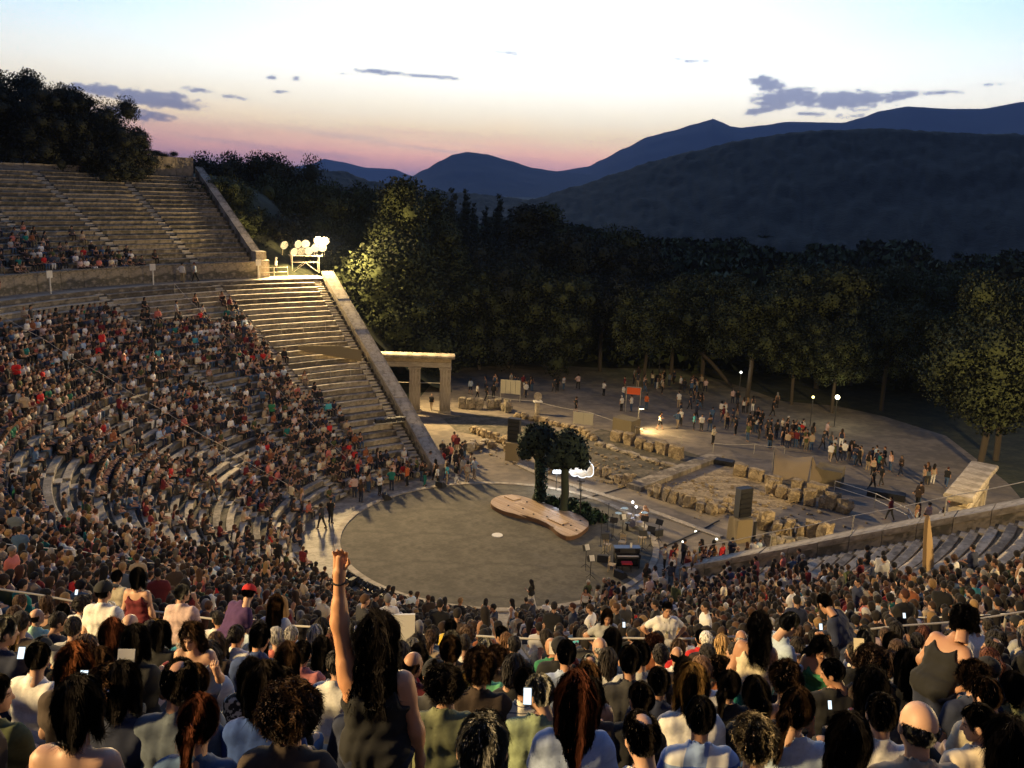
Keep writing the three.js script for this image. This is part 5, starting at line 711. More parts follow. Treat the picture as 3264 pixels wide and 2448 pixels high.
function streaks(g, seed) { if (!g.attributes.color) { const p = g.attributes.position, c = new Float32Array(p.count * 3); for (let i = 0; i < p.count; i++) { const a = Math.atan2(p.getX(i), -p.getZ(i)), k = .6 + .5 * vnoise(a * 9 + seed, p.getY(i) * 5 + 3) + .4 * vnoise(a * 40 + seed, p.getY(i) * 9); c[3 * i] = c[3 * i + 1] = c[3 * i + 2] = k; } g.setAttribute('color', new THREE.BufferAttribute(c, 3)); } return g; }
function clothUV(g) { if (!g.attributes.uv) { const p = g.attributes.position, u = new Float32Array(p.count * 2); for (let i = 0; i < p.count; i++) { u[2 * i] = p.getX(i) + p.getZ(i) * .5; u[2 * i + 1] = p.getY(i); } g.setAttribute('uv', new THREE.BufferAttribute(u, 2)); } return g; }
const domeG = memo('dome', () => { const g = new THREE.SphereGeometry(.104, 20, 10, 0, 6.2832, 0, 1.6); g.scale(1, 1.05, 1.16); g.translate(0, .035, -.012); return g; }), visorG = memo('visor', () => { const g = new THREE.CylinderGeometry(.1, .1, .012, 16, 1, false, -1.25, 2.5); g.scale(.95, 1, 1.15); g.translate(0, .03, .085); return g; }), brimG = memo('brim', () => new THREE.LatheGeometry([[.1, .0], [.2, -.025], [.215, -.02], [.1, .015]].map(([a, b]) => new THREE.Vector2(a, b)), 28).translate(0, .045, 0));
const women = ['long', 'longw', 'bob', 'updo', 'bun', 'pony', 'afro'];
function addPerson(P) {                                        // P: hair, hairCol, top, topCol, yaw, pitch, skin, stand, lean, armL, armR, turn, scale, pos, label, group, q
  const f = P.f ?? women.includes(P.hair), q = P.q ?? { b: .026, t: .019, h: .0095, r: .0105 };
  const S = { stand: !!P.stand, f, lean: P.lean ?? (P.stand ? .03 : .1), armL: P.armL ?? 'rest', armR: P.armR ?? 'rest', walk: !!P.walk }; S.key = [S.stand, f, S.lean.toFixed(2), S.armL, S.armR, S.walk].join();
  const o = thing('person', P.label, 'person', P.pos, P.turn, P.group); o.scale.setScalar(P.scale ?? 1);
  const J = skeleton(S), yaw = P.yaw * RAD, pitch = P.pitch * RAD, geo = memo(['bh', q.b, S.key, P.yaw, P.pitch].join(), () => joinHead(S, bodyGeo(S, q.b), headGeo(q.h), yaw, pitch)), hm = geo.userData.head;
  let body = geo;
  const hands = J.arms.filter((A) => ['raise', 'wave', 'hip'].includes(A.kind));
  if (hands.length && q.b < .03) body = mergeGeometries([geo, ...hands.map((A) => { const L = handPrims(A.w, A.h, -A.s), d = V(...A.h).sub(V(...A.w)).normalize().multiplyScalar(.12), c = V(...A.w).add(d.multiplyScalar(.6)), g = surf(join(L, .009), [c.x - .13, c.y - .13, c.z - .13], [c.x + .13, c.y + .15, c.z + .13], .0055); g.setAttribute('color', new THREE.BufferAttribute(new Float32Array(g.attributes.position.count * 3).fill(1), 3)); return g; })]);
  part('body', body, skin(P.skin ?? 1), o);
  const tt = P.top === 'print' || special[P.top] ? 'tee' : P.top === 'polo' ? 'tee' : P.top, mat = special[P.topCol] ? special[P.topCol]() : cloth(P.topCol);
  const top = part('top', clothUV(topGeo(S, tt, q.t)), mat, o);
  part(P.skirt ? 'skirt' : 'trousers', clothUV(bottomGeo(S, q.b * 1.25, P.skirt ? 1 : 0)), cloth(P.bot ?? 'charcoal'), o); part('shoes', shoeGeo(S, q.b), cloth('black'), o);
  const put = (m) => { hm.decompose(m.position, m.quaternion, m.scale); return m; };
  const hs = P.hair === 'hood' ? 'bob' : P.hair === 'hat' || P.hair === 'capb' ? 'cap' : P.hair;
  put(part(P.hair === 'hood' ? 'hood' : 'hair', hairFull(hs, q.r, P.seed ?? 1), P.hair === 'cap' || P.hair === 'capb' ? hairM('black') : hairM(P.hairCol), o));
  if (['cap', 'capb', 'hat'].includes(P.hair)) { const cm = P.hairCol === 'red' ? cloth('red') : cloth(P.capCol ?? 'black'), c = put(part('cap', domeG, cm, o)); part(P.hair === 'hat' ? 'brim' : 'visor', P.hair === 'hat' ? brimG : visorG, cm, c); if (P.hair === 'capb') part('strap', bx(.085, .014, .012, 0, -.03, -.128), cloth('greywhite'), c); }
  if (P.extra) P.extra(o, J, hm, top);
  return o;
}
// ------------------------------------------------------------------ the people one can tell apart in the near rows
// ['U', row, angle, height difference, 'hair,hair colour,top,top colour,head yaw,head pitch,skin', label] seated; ['S', radius, angle, floor, spec, label, head height] standing
const near = [
  ['U',9,-3.71,-0.11,'short,dark,tee,olive,60,5,1','man in an olive top turned right at the lower left edge'],
  ['U',8,-3.69,0.10,'long,auburn,tee,darkbrown,0,5,1','woman with long auburn hair left of the silver hair clip'],
  ['U',9,-2.86,0.05,'updo,brown,strap,black,-25,5,1','woman with curly updo, silver clip and bare shoulders'],
  ['U',10,-2.50,0.11,'bob,black,tank,teal,0,0,1','woman with big dark bob in a teal sleeveless top'],
  ['U',9,-2.30,0.08,'short,black,tee,mauve,-45,10,1','boy in a pale mauve shirt with one ear showing'],
  ['U',9,-2.55,0.08,'bob,black,tee,navy,0,5,1','dark haired head between silver clip and mauve shirt'],
  ['U',9,-2.40,0.36,'thin,dark,tee,slate,10,10,2','balding man in a slate blue ribbed shirt'],
  ['U',6,-4.21,0.18,'bob,black,tee,black,-10,5,2','straight dark haired woman holding a phone left of white paper'],
  ['U',4,-5.47,0.17,'bald,grey,tee,olivelight,0,15,1','grey bearded bald man in an olive green shirt'],
  ['S',45.51,-2.92,16.87,'longw,brown,off,greyblue,180,12,1','woman facing back in a grey off shoulder blouse',1.21],
  ['U',7,-2.91,-0.09,'long,black,print,pattern,0,5,1','long dark haired woman in a black and white patterned top'],
  ['U',5,-3.17,0.13,'short,black,jacket,navyblue,10,10,2','man in a blue jacket right of the patterned top'],
  ['U',9,-1.67,0.15,'bob,dark,tee,royal,10,10,1','dark bobbed head left of the raised arm woman, royal blue top'],
  ['U',10,-1.21,0.17,'afro,brown,tee,darkbrown,0,0,2','big brown curly head at the bottom left of the raised arm'],
  ['U',5,-6.59,-0.08,'long,blonde,tee,navy,10,8,1','blonde woman with a glowing phone at the left edge'],
  ['U',2,-8.62,-0.16,'bald,brown,tee,mint,30,0,1','bald man in a mint green shirt'],
  ['U',1,-8.94,-0.08,'short,black,tee,black,-60,0,1','dark haired person facing the mint green shirt'],
  ['U',6,-5.38,-0.14,'hat,black,tee,black,0,20,1','person under a wide black sun hat'],
  ['U',5,-5.11,0.13,'long,redbrown,tee,darkbrown,10,5,1','red haired woman behind the grey bearded bald man'],
  ['S',42.05,-6.62,14.93,'cap,black,polo,white,15,5,1','person in black cap and white polo standing in the left crowd',1.56],
  ['S',37.45,-10.85,12.70,'short,black,tee,cream,0,10,1','man standing with cream tee seen from behind, left crowd',1.55],
  ['S',40.06,-7.67,14.15,'bob,black,tank,maroon,0,5,1','woman standing in a maroon tank top, left crowd',1.54],
  ['S',40.46,-6.38,14.15,'short,grey,tee,palepink,40,5,1','grey haired man standing in a pale pink tee',1.55],
  ['S',41.01,-5.05,14.54,'cap,red,tee,purple,-40,25,1','person in a red cap and purple shirt bending down',1.36],
  ['S',40.63,-4.35,14.15,'long,brownlight,tee,whitetop,0,15,1','woman in a white scoop back top standing',1.57],
  ['U',2,-6.26,-0.13,'pony,blonde,tee,beige,0,0,1','fair haired person with a ponytail left of the grey blouse'],
  ['U',2,-7.51,0.02,'short,black,tee,black,30,10,1','dark haired person right of the mint green shirt'],
  ['U',4,-5.22,0.05,'bob,black,tee,black,0,5,1','dark bob between grey beard and grey blouse'],
  ['U',4,-3.49,-0.08,'bob,dark,tee,darkbrown,0,5,1','dark head just behind the blue jacket man'],
  ['U',6,-5.41,0.19,'short,grey,tee,navy,40,10,1','grey haired head cut by the left edge'],
  ['S',47.01,-0.83,17.25,'longw,black,tank,blackarm,0,5,3','woman in a black tank top raising her left arm high',1.69],
  ['U',5,-2.52,-0.03,'short,dark,shirt,pinkshirt,10,0,2','man in a pink shirt left of the raised arm'],
  ['U',7,-0.59,0.01,'capb,black,tee,charcoal,0,5,2','man in a black baseball cap and charcoal tee'],
  ['U',6,-2.40,0.03,'long,brown,tee,darkbrown,0,5,1','long brown haired woman left of the pink shirt'],
  ['U',7,-0.32,0.18,'curly,brown,tee,darkbrown,0,5,1','curly brown haired woman right of the black baseball cap'],
  ['U',5,-0.10,-0.16,'short,brown,tee,lightgreen,20,5,1','person in a bright light green tee'],
  ['U',7,0.21,-0.07,'short,dark,stripe,stripe,0,5,2','man in a white tee with thin dark stripes'],
  ['U',10,-0.03,-0.04,'bob,black,tee,charcoal,0,0,2','large dark bob in front of the striped tee'],
  ['U',6,-0.93,0.00,'bald,brown,tee,maroon,40,10,2','bald head between black tank top and baseball cap'],
  ['U',4,-0.63,0.16,'short,grey,tee,darkbrown,0,5,1','grey haired man above the baseball cap'],
  ['U',3,-0.14,-0.04,'short,white,tee,navy,10,0,1','white haired head above the light green tee'],
  ['S',38.30,-1.16,12.70,'bun,black,tee,yellow,-60,5,3','person in a yellow tee beside the white sign board',1.56],
  ['U',4,-0.99,-0.11,'long,black,tee,black,-20,10,1','long black haired woman below the white sign board'],
  ['U',4,0.04,-0.09,'curly,brown,tee,darkbrown,0,5,1','curly brown head right of the white haired head'],
  ['U',11,-0.04,0.16,'short,grey,tee,charcoal,0,0,1','grey crown of hair at the bottom edge right of the cap'],
  ['U',4,-2.55,-0.05,'long,black,tee,black,0,5,1','black haired woman left of the raised arm'],
  ['U',0,0.15,0.01,'short,dark,tee,greywhite,-60,5,2','bearded man in grey turned left, right of yellow tee'],
  ['U',5,-0.36,0.14,'bun,brown,tee,gold,0,5,1','brown bun above the light green tee'],
  ['U',8,0.41,-0.01,'short,white,tee,sage,-50,10,1','white haired man with glasses in a sage green tee'],
  ['U',5,0.96,0.13,'short,black,tee,bluewhite,0,10,2','dark haired person in a white and blue shirt'],
  ['U',6,1.13,0.01,'thin,greywhite,tee,darkbrown,0,5,1','grey haired man with a bald crown in the centre'],
  ['U',8,0.76,-0.05,'long,black,tee,darkbrown,40,5,2','dark haired woman turned right below the bald crown'],
  ['U',8,1.12,-0.07,'short,dark,tee,black,-20,5,2','man with cropped dark hair in a black tee'],
  ['U',8,1.37,0.13,'bob,blondebrown,tee,whitetop,15,10,1','woman with a blonde streaked bob and white top'],
  ['U',9,0.61,0.19,'long,redbrown,tee,bluewhite,0,5,1','woman with long red brown hair at the bottom centre'],
  ['U',9,1.55,-0.06,'short,black,plaid,plaid,10,5,2','dark haired man in a blue and white checked shirt'],
  ['U',10,1.60,-0.02,'spiky,greyblond,tee,darkbrown,0,0,1','spiky grey haired head at the bottom edge'],
  ['U',3,3.04,-0.17,'bald,brown,tee,white,10,0,2','bald man in a white tee'],
  ['U',1,3.20,-0.06,'afro,redbrown,tee,rust,0,5,2','round auburn afro with a rust brown top'],
  ['U',0,4.57,-0.04,'short,black,tee,red,0,10,2','dark haired person in a bright red tee'],
  ['U',5,3.01,-0.14,'curly,brown,tee,rust,-50,10,2','curly brown haired man right of the red tee'],
  ['S',37.44,4.75,12.70,'short,black,tee,lanyard,180,5,2','man in a white tee with lanyard facing back, hands on hips',1.55],
  ['S',36.98,3.23,12.31,'bob,brown,tee,greywhite,180,10,2','person facing back in a grey tee with pale band',1.55],
  ['U',1,1.38,-0.11,'thin,brown,tee,maroon,0,10,1','man in maroon holding up a white paper'],
  ['U',2,2.15,0.14,'long,black,tee,denim,0,5,1','long black haired woman in denim blue'],
  ['S',44.21,3.24,16.09,'longw,black,tank,cream,-30,10,2','woman in a cream printed sleeveless top standing with bare arm',1.46],
  ['S',43.49,3.87,15.70,'short,greydark,shirt,lightblue,-100,25,1','bearded man in a light blue shirt looking down',1.49],
  ['U',5,1.94,0.14,'short,black,tee,greywhite,0,10,1','black haired head left of the bald man in white'],
  ['U',5,2.60,-0.13,'long,dark,tee,darkbrown,0,5,1','dark long haired head between white tee and red tee'],
  ['U',6,1.54,0.18,'short,dark,tee,charcoal,0,5,2','dark cropped head behind the black tee man'],
  ['S',43.55,4.52,15.70,'long,black,tank,green,150,30,2','woman in a green sleeveless top looking down at a phone',1.36],
  ['U',6,4.03,-0.03,'short,black,tee,black,-60,20,2','black haired man in profile below the green top'],
  ['U',7,3.01,0.06,'curly,brown,strap,black,-5,0,2','woman with dark curls and an open bare back'],
  ['U',7,3.89,-0.14,'long,wine,chevron,chevron,-5,5,1','red haired woman in a zigzag patterned top'],
  ['S',44.92,4.97,16.48,'curly,black,tank,black,-70,30,2','woman in a black tank top bending with hand on hip',1.36],
  ['U',6,4.26,0.18,'afro,brown,tee,darkbrown,0,5,1','curly brown head above the zigzag top'],
  ['U',8,3.37,0.11,'long,black,tee,charcoal,0,5,1','long dark haired head right of the zigzag top'],
  ['U',10,2.18,0.00,'bob,black,tee,black,0,0,2','large black head at the bottom below the zigzag top'],
  ['U',9,3.68,-0.14,'short,dark,redstripe,redstripe,-60,15,1','man in a cream tee with a red chest stripe'],
  ['U',10,2.40,0.13,'bald,grey,tee,beige,0,0,1','bald crown at the bottom edge, right side'],
  ['U',10,3.19,-0.03,'long,black,tee,black,-10,0,2','black haired woman with a long silver earring, right corner'],
  ['U',7,5.50,-0.14,'bob,black,tee,olivelight,0,5,1','dark bob over an olive tee near the right edge'],
  ['S',41.54,6.49,14.93,'short,dark,shirt,navy,60,40,2','man in a navy jacket bending to the right',1.34],
  ['U',3,6.28,0.45,'short,grey,stripe,pinkstripe,0,5,1','grey haired man in a pale pink striped shirt'],
  ['U',1,10.32,0.15,'bob,dark,tee,white,-20,30,1','person in a white shirt bowing near the right edge'],
  ['U',1,9.75,0.11,'short,brown,tee,white,10,10,1','brown haired head over a white tee left of the bowing shirt'],
  ['U',2,6.53,0.03,'short,black,tee,navy,40,10,2','dark haired person holding cream paper near the green top'],
  ['U',3,6.52,0.06,'bob,dark,tee,charcoal,0,10,1','dark head in front of the pink striped shirt'],
  ['U',6,4.73,0.10,'long,black,tee,black,0,5,1','black haired head below the pink striped shirt'],
  ['U',7,5.38,0.03,'curly,brown,tee,navy,0,5,1','brown curly head cut by the right edge'],

];
const mx = (a, b, c) => Math.max(a, Math.min(b, c)), anchors = [], taken = [];
const camDir = V(0.01145, -0.21772, -0.97594), proj = (() => { camera.updateMatrixWorld(); camera.updateProjectionMatrix(); return (v) => v.clone().project(camera); })();
const seen = (v, m = 1.06) => { const p = proj(v); return p.z < 1 && Math.abs(p.x) < m && Math.abs(p.y) < m + .1; };
const quirks = {
  'woman in a black tank top raising': { armL: 'raise', q: { b: .02, t: .014, h: .0085, r: .0085 }, extra: (o, J) => { const w = J.arms[0].w; part('bracelet', new THREE.TorusGeometry(.036, .005, 6, 20).rotateX(Math.PI / 2).translate(w[0], w[1] - .05, w[2] - .004), cloth('black'), o); } },
  'woman facing back in a grey': { turn: Math.PI, armL: 'wave', armR: 'lap', lean: .12, q: { b: .022, t: .014, h: .0085, r: .0085 }, f: true },
  'woman with curly updo': { extra: (o, J, hm) => { const c = part('hair_clip', merge([0, 1, 2, 3].map((k) => new THREE.SphereGeometry(.013, 8, 6).translate(-.02 + k * .014, .05 + (k % 2) * .018, -.165))), M(.85, .85, .85, .15, { metalness: 1 }), o); hm.decompose(c.position, c.quaternion, c.scale); } },
  'man in a white tee with lanyard': { turn: Math.PI, armL: 'hip', armR: 'hip', bot: 'denim', extra: (o, J) => { part('lanyard', tube([V(-.06, J.hip + .47, .05), V(-.03, J.hip + .36, .125), V(0, J.hip + .2, .14), V(.03, J.hip + .36, .125), V(.06, J.hip + .47, .05)], .006, 20, 5), cloth('olive'), o); part('badge', bx(.06, .09, .008, 0, J.hip + .17, .143), cloth('cream'), o); } },
  'person facing back in a grey tee': { turn: Math.PI, armR: 'hip' }, 'woman in a cream printed': { armR: 'front', bot: 'teal', turn: -.5 }, 'bearded man in a light blue': { turn: -1.4, armL: 'front', armR: 'front', lean: .2 },
  'woman in a green sleeveless': { turn: 2.6, armL: 'front', lean: .25 }, 'woman in a black tank top bending': { turn: -1.2, armR: 'hip', lean: .42, f: true, q: { b: .022, t: .015, h: .009, r: .009 } }, 'man in a navy jacket bending': { turn: .9, lean: .6, armR: 'front' }, 'person in a red cap': { turn: -.6, lean: .5, armL: 'front', armR: 'front' },
  'black haired woman with a long silver': { extra: (o, J, hm) => { const c = part('earring', rod(V(-.1, -.03, .01), V(-.12, -.16, .0), .005), M(.9, .88, .84, .1, { metalness: 1 }), o); hm.decompose(c.position, c.quaternion, c.scale); } },
  'white haired man with glasses': { extra: (o, J, hm) => { const c = part('glasses', merge([rod(V(.08, .01, 0), V(.06, .008, .1), .003), rod(V(-.08, .01, 0), V(-.06, .008, .1), .003), new THREE.TorusGeometry(.024, .003, 5, 14).translate(.031, .0, .112), new THREE.TorusGeometry(.024, .003, 5, 14).translate(-.031, 0, .112)]), blackM, o); hm.decompose(c.position, c.quaternion, c.scale); } },
  'person in a yellow tee': { turn: -.9 }, 'woman in a white scoop': { skirt: 1, bot: 'white' }, 'straight dark haired woman holding': { armR: 'front' }, 'blonde woman with a glowing': { armL: 'front' }, 'man in maroon holding': { armL: 'wave' }, 'man in a blue jacket': { lean: .35 }, 'person in a white shirt bowing': { lean: .5 },
};
near.forEach(([kind, a, th, c, spec, label, hh], i) => {
  const [hair, hairCol, top, topCol, yaw, pitch, sk] = spec.split(','), Q = Object.entries(quirks).find(([k]) => label.startsWith(k))?.[1] ?? {};
  const P = { hair, hairCol, top, topCol: topCol === 'blackarm' ? 'black' : topCol === 'lanyard' ? 'white' : topCol, yaw: +yaw, pitch: +pitch, skin: +sk, seed: 1 + i % 5, label, ...Q };
  if (Math.abs(P.yaw) > 95) P.yaw = P.yaw > 0 ? P.yaw - 180 : P.yaw + 100;
  if (Q.turn) P.yaw = mx(-35, 35, P.yaw);
  if (kind === 'U') { const r = UPP.r0 + a * UPP.d + .22; let t = th; for (const k of taken) if (k[0] === a && Math.abs((k[1] - t) * RAD * r) < .36) t = k[1] + Math.sign(t - k[1] || 1) * .36 / r / RAD; taken.push([a, t]); P.pos = pol(r, t, UPP.y0 + a * UPP.h).toArray(); P.scale = 1.0 + mx(-.09, .11, c * .7); P.turn = t * RAD + Math.PI + (Q.turn ?? 0); }
  else { P.stand = 1; P.pos = pol(a, th, c).toArray(); P.scale = mx(.72, 1.06, hh / (P.lean > .3 ? 1.42 : 1.57)); P.turn = th * RAD + Math.PI + (Q.turn ?? 0); taken.push([Math.round((a - UPP.r0) / UPP.d), th]); P.bot = Q.bot ?? ['charcoal', 'denim', 'navy', 'khaki'][i % 4]; }
  addPerson(P); anchors.push({ pos: V(...P.pos), label, a, th });
});
// ---- further people: drawn from kinds, coloured one by one
const pick = (R, list) => { let t = R() * list.reduce((s, e) => s + e[1], 0); for (const e of list) if ((t -= e[1]) <= 0) return e[0]; return list[0][0]; };
const tops = [['black', 24], ['charcoal', 11], ['navy', 9], ['white', 11], ['greywhite', 6], ['beige', 7], ['darkbrown', 13], ['maroon', 6], ['red', 1.8], ['coral', 1.8], ['lightblue', 3], ['teal', 1.2], ['turquoise', .8], ['green', 1.2], ['olive', 4], ['cream', 5], ['denim', 4], ['palepink', 3], ['rust', 2], ['slate', 4]], hairs = [['black', 30], ['dark', 26], ['brown', 18], ['redbrown', 5], ['brownlight', 5], ['blonde', 4], ['grey', 3.5], ['white', 2], ['greydark', 3]], kinds = [['short', 34], ['bob', 14], ['long', 20], ['curly', 8], ['bald', 5], ['thin', 5], ['pony', 6], ['bun', 5], ['cap', 2]], bots = [['charcoal', 3], ['navy', 3], ['denim', 3], ['khaki', 2], ['black', 3], ['beige', 1], ['white', 1]];
const qMid = { b: .04, t: .03, h: .016, r: .017 };
const shorten = (l) => l.replace(/^(man|woman|person|boy) (in|with|under|facing back in|standing in|standing with) (an?|the) /, (m, a) => a + ' in ').replace(/ (left|right|at|above|below|behind|beside|over|near|looking|bending|turned|seen|between|standing|hands|with one) .*$/, '').replace(/,.*$/, '');
const hairWord = { short: 'short', bob: 'bobbed', long: 'long', curly: 'curly', bald: 'receding', thin: 'thinning', pony: 'tied back', bun: 'bunned', cap: 'capped' };
function anyone(R, pos, turn, stand, where, group, o = {}) {
  const hair = o.hair ?? pick(R, kinds), hairCol = o.hairCol ?? (hair === 'bald' ? 'grey' : pick(R, hairs)), topCol = o.topCol ?? pick(R, tops), f = women.includes(hair), top = o.top ?? (f ? pick(R, [['tee', 7], ['tank', 2], ['shirt', 2]]) : pick(R, [['tee', 8], ['shirt', 3]]));
  const who = stand ? 'standing person' : 'person', word = top === 'tank' ? 'tank top' : top === 'shirt' ? 'shirt' : 'tee';
  addPerson({ hair, hairCol, top, topCol, yaw: o.yaw ?? pick(R, [[-45, 1], [-20, 1.5], [0, 4], [20, 1.5], [45, 1]]), pitch: pick(R, [[0, 2], [12, 2]]), skin: Math.floor(R() * 3), stand, walk: o.walk, lean: stand ? .03 : .1, armL: o.armL ?? (stand && R() < .3 ? 'hip' : stand && R() < .3 ? 'front' : 'rest'), armR: stand && R() < .25 ? 'front' : 'rest', scale: .94 + R() * .1, pos, turn, q: o.q ?? qMid, seed: 1 + Math.floor(R() * 3), bot: o.bot ?? pick(R, bots), skirt: f && stand && R() < .35,
    label: (o.label ?? `${who} with ${hair === 'cap' ? 'cap' : say(hairCol) + ' ' + hairWord[hair] + ' hair'}, ${say(topCol)} ${word}, ${where}`).split(' ').slice(0, 16).join(' '), group });
}
{ // the rest of the near rows
  const R = rng(2024);
  for (let i = 0; i <= 10; i++) {
    const r = UPP.r0 + i * UPP.d + .22, y = UPP.y0 + i * UPP.h;
    for (let s = -11; s < 14; s += .56) {
      const th = (s + (R() - .5) * .14) / r / RAD, p = pol(r, th, y), head = pol(r, th, y + .75);
      const drop = R();
      if (!seen(head, 1.04) || (i > 8 && drop < .45) || drop < .06) continue;
      if (taken.some((k) => Math.abs(k[0] - i) < .9 && Math.abs((k[1] - th) * RAD * r) < .43)) continue;
      taken.push([i, th]);
      let best = anchors[0], bd = 1e9; for (const a of anchors) { const d = a.pos.distanceToSquared(p); if (d < bd) { bd = d; best = a; } }
      const dx = p.x - best.pos.x, dz = p.z - best.pos.z, side = Math.abs(dx) > Math.abs(dz) ? (dx < 0 ? 'just left of' : 'just right of') : dz < 0 ? 'in front of' : 'behind', far = bd > 2.2 ? (side.startsWith('just') ? 'far ' + side.slice(5) : side) : side.replace('just ', '');
      const lab = shorten(best.label); anyone(R, p.toArray(), th * RAD + Math.PI + (R() - .5) * .3, false, `${far} the ${lab.startsWith('the ') ? lab.slice(4) : lab}`, 'people in the near upper rows', i > 6 ? { hair: pick(R, [['short', 5], ['bob', 2], ['pony', 2], ['bun', 1.5], ['long', 1.5], ['curly', 2], ['thin', 1]]), hairCol: pick(R, [['dark', 3], ['brown', 4], ['brownlight', 2], ['blonde', 1.5], ['redbrown', 1], ['grey', .7]]), topCol: pick(R, [['white', 3], ['palepink', 1.5], ['lightblue', 1.5], ['sage', 1], ['cream', 1.5], ['denim', 1.5], ['olivelight', 1], ['coral', 1], ['navy', 2], ['black', 2]]), q: { b: .03, t: .021, h: .0105, r: .0115 } } : {});
    }
  }
}
{ // groups standing round the orchestra, on the walkway and crossing the plaza
  const R = rng(99), at = (list, where, group, o = {}) => list.forEach(([x, z, over]) => anyone(R, [x, o.y ?? .01, z], o.turn ?? R() * 6.28, true, where, group, { walk: R() < (o.walk ?? .2), ...(over ?? {}) }));
  at([[-4.6, -9.1, { topCol: 'white', bot: 'black', label: 'standing person in white top and black trousers at the left orchestra edge' }], [-3.9, -9.5, { topCol: 'turquoise', label: 'standing person in a turquoise top at the left orchestra edge', bot: 'beige' }], [-5.5, -9.0, { topCol: 'black', bot: 'teal', hair: 'long', label: 'standing woman in black top and teal trousers at the left orchestra edge' }], [-6.8, -8.9, { topCol: 'orange', label: 'standing person in an orange top at the left orchestra edge' }], [-7.8, -7.8, { topCol: 'teal', label: 'standing person in a teal top at the left orchestra edge' }], [-3.2, -9.7], [-2.8, -11.4], [-6.3, -11.0], [-8.5, -6.7, { topCol: 'white', bot: 'black', label: 'standing man in white tee alone before the left crowd', hair: 'short' }], [-9.6, -5.2], [-7.6, -10.4], [-5.4, -12.2], [-4.0, -10.7], [-4.8, -10.3], [-3.4, -12.4], [-2.2, -12.6], [-4.4, -13.0], [-3.1, -14.0], [-2.9, -15.6], [-5.8, -10.0], [-8.7, -8.3], [-9.4, -7.3], [-6.9, -9.8], [-1.9, -11.0], [-2.4, -10.2], [-10.2, -6.1], [-3.6, -17.2], [-3.9, -18.1]], 'in the group left of the orchestra', 'people standing at the left orchestra edge', { walk: .15 });
  at([[-10.9, -1.2, { topCol: 'black', bot: 'black', label: 'man in black standing on the bright wet stones left of the orchestra' }], [-11.3, -.3, { topCol: 'charcoal', bot: 'black', label: 'person in charcoal standing on the bright stones left of the orchestra' }]], '', 'people on the lit passage');
  at([[4.7, 10.4, { topCol: 'white', hair: 'long', hairCol: 'black', bot: 'black', label: 'long haired woman in white top standing at the near right of the ring' }], [5.3, 10.2, { topCol: 'cream', bot: 'black', label: 'person in cream top and black trousers standing at the near ring' }], [1.9, 9.9, { topCol: 'black', hair: 'long', hairCol: 'black', bot: 'white', label: 'woman in black top and white trousers alone on the near ring' }], [5.8, 9.4], [6.2, 9.6], [8.4, 7.2, { topCol: 'black', label: 'person in black beside the waistcoat at the right of the ring' }], [8.8, 7.6, { topCol: 'white', label: 'person in white with dark trousers at the right of the ring', bot: 'black' }], [9.8, 6.9, { topCol: 'navy', label: 'person in navy standing right of the piano' }], [10.9, 7.2, { topCol: 'white', bot: 'white', hair: 'pony', label: 'woman all in white walking right of the piano', walk: 1 }], [9.9, 4.6, { topCol: 'cream', label: 'man in cream shirt close right of the piano' }], [11.5, 5.2, { topCol: 'white', label: 'broad man in a white shirt right of the piano', hair: 'short' }], [11.2, 3.6], [12.1, 3.9], [12.6, 5.3], [13.4, 4.0, { topCol: 'red', bot: 'black', label: 'man in a bright red shirt right of the piano group', hair: 'short' }], [14.2, 3.2, { topCol: 'navy', label: 'person in navy behind the red shirt' }], [14.9, 4.0], [14.2, 4.6], [10.6, 4.1, { topCol: 'coral', label: 'person in coral behind the piano group' }], [12.1, 6.1], [15.9, 3.0, { topCol: 'lightblue', label: 'person in light blue bending near the right plinth' }], [15.4, 3.6, { topCol: 'white', hair: 'cap', label: 'person in white with black cap near the right plinth' }], [19.2, 9.0, { topCol: 'maroon', bot: 'khaki', armL: 'raise', label: 'person with raised arm standing on the right wall' }]], 'in the group right of the orchestra', 'people standing right of the orchestra', { walk: .15 });
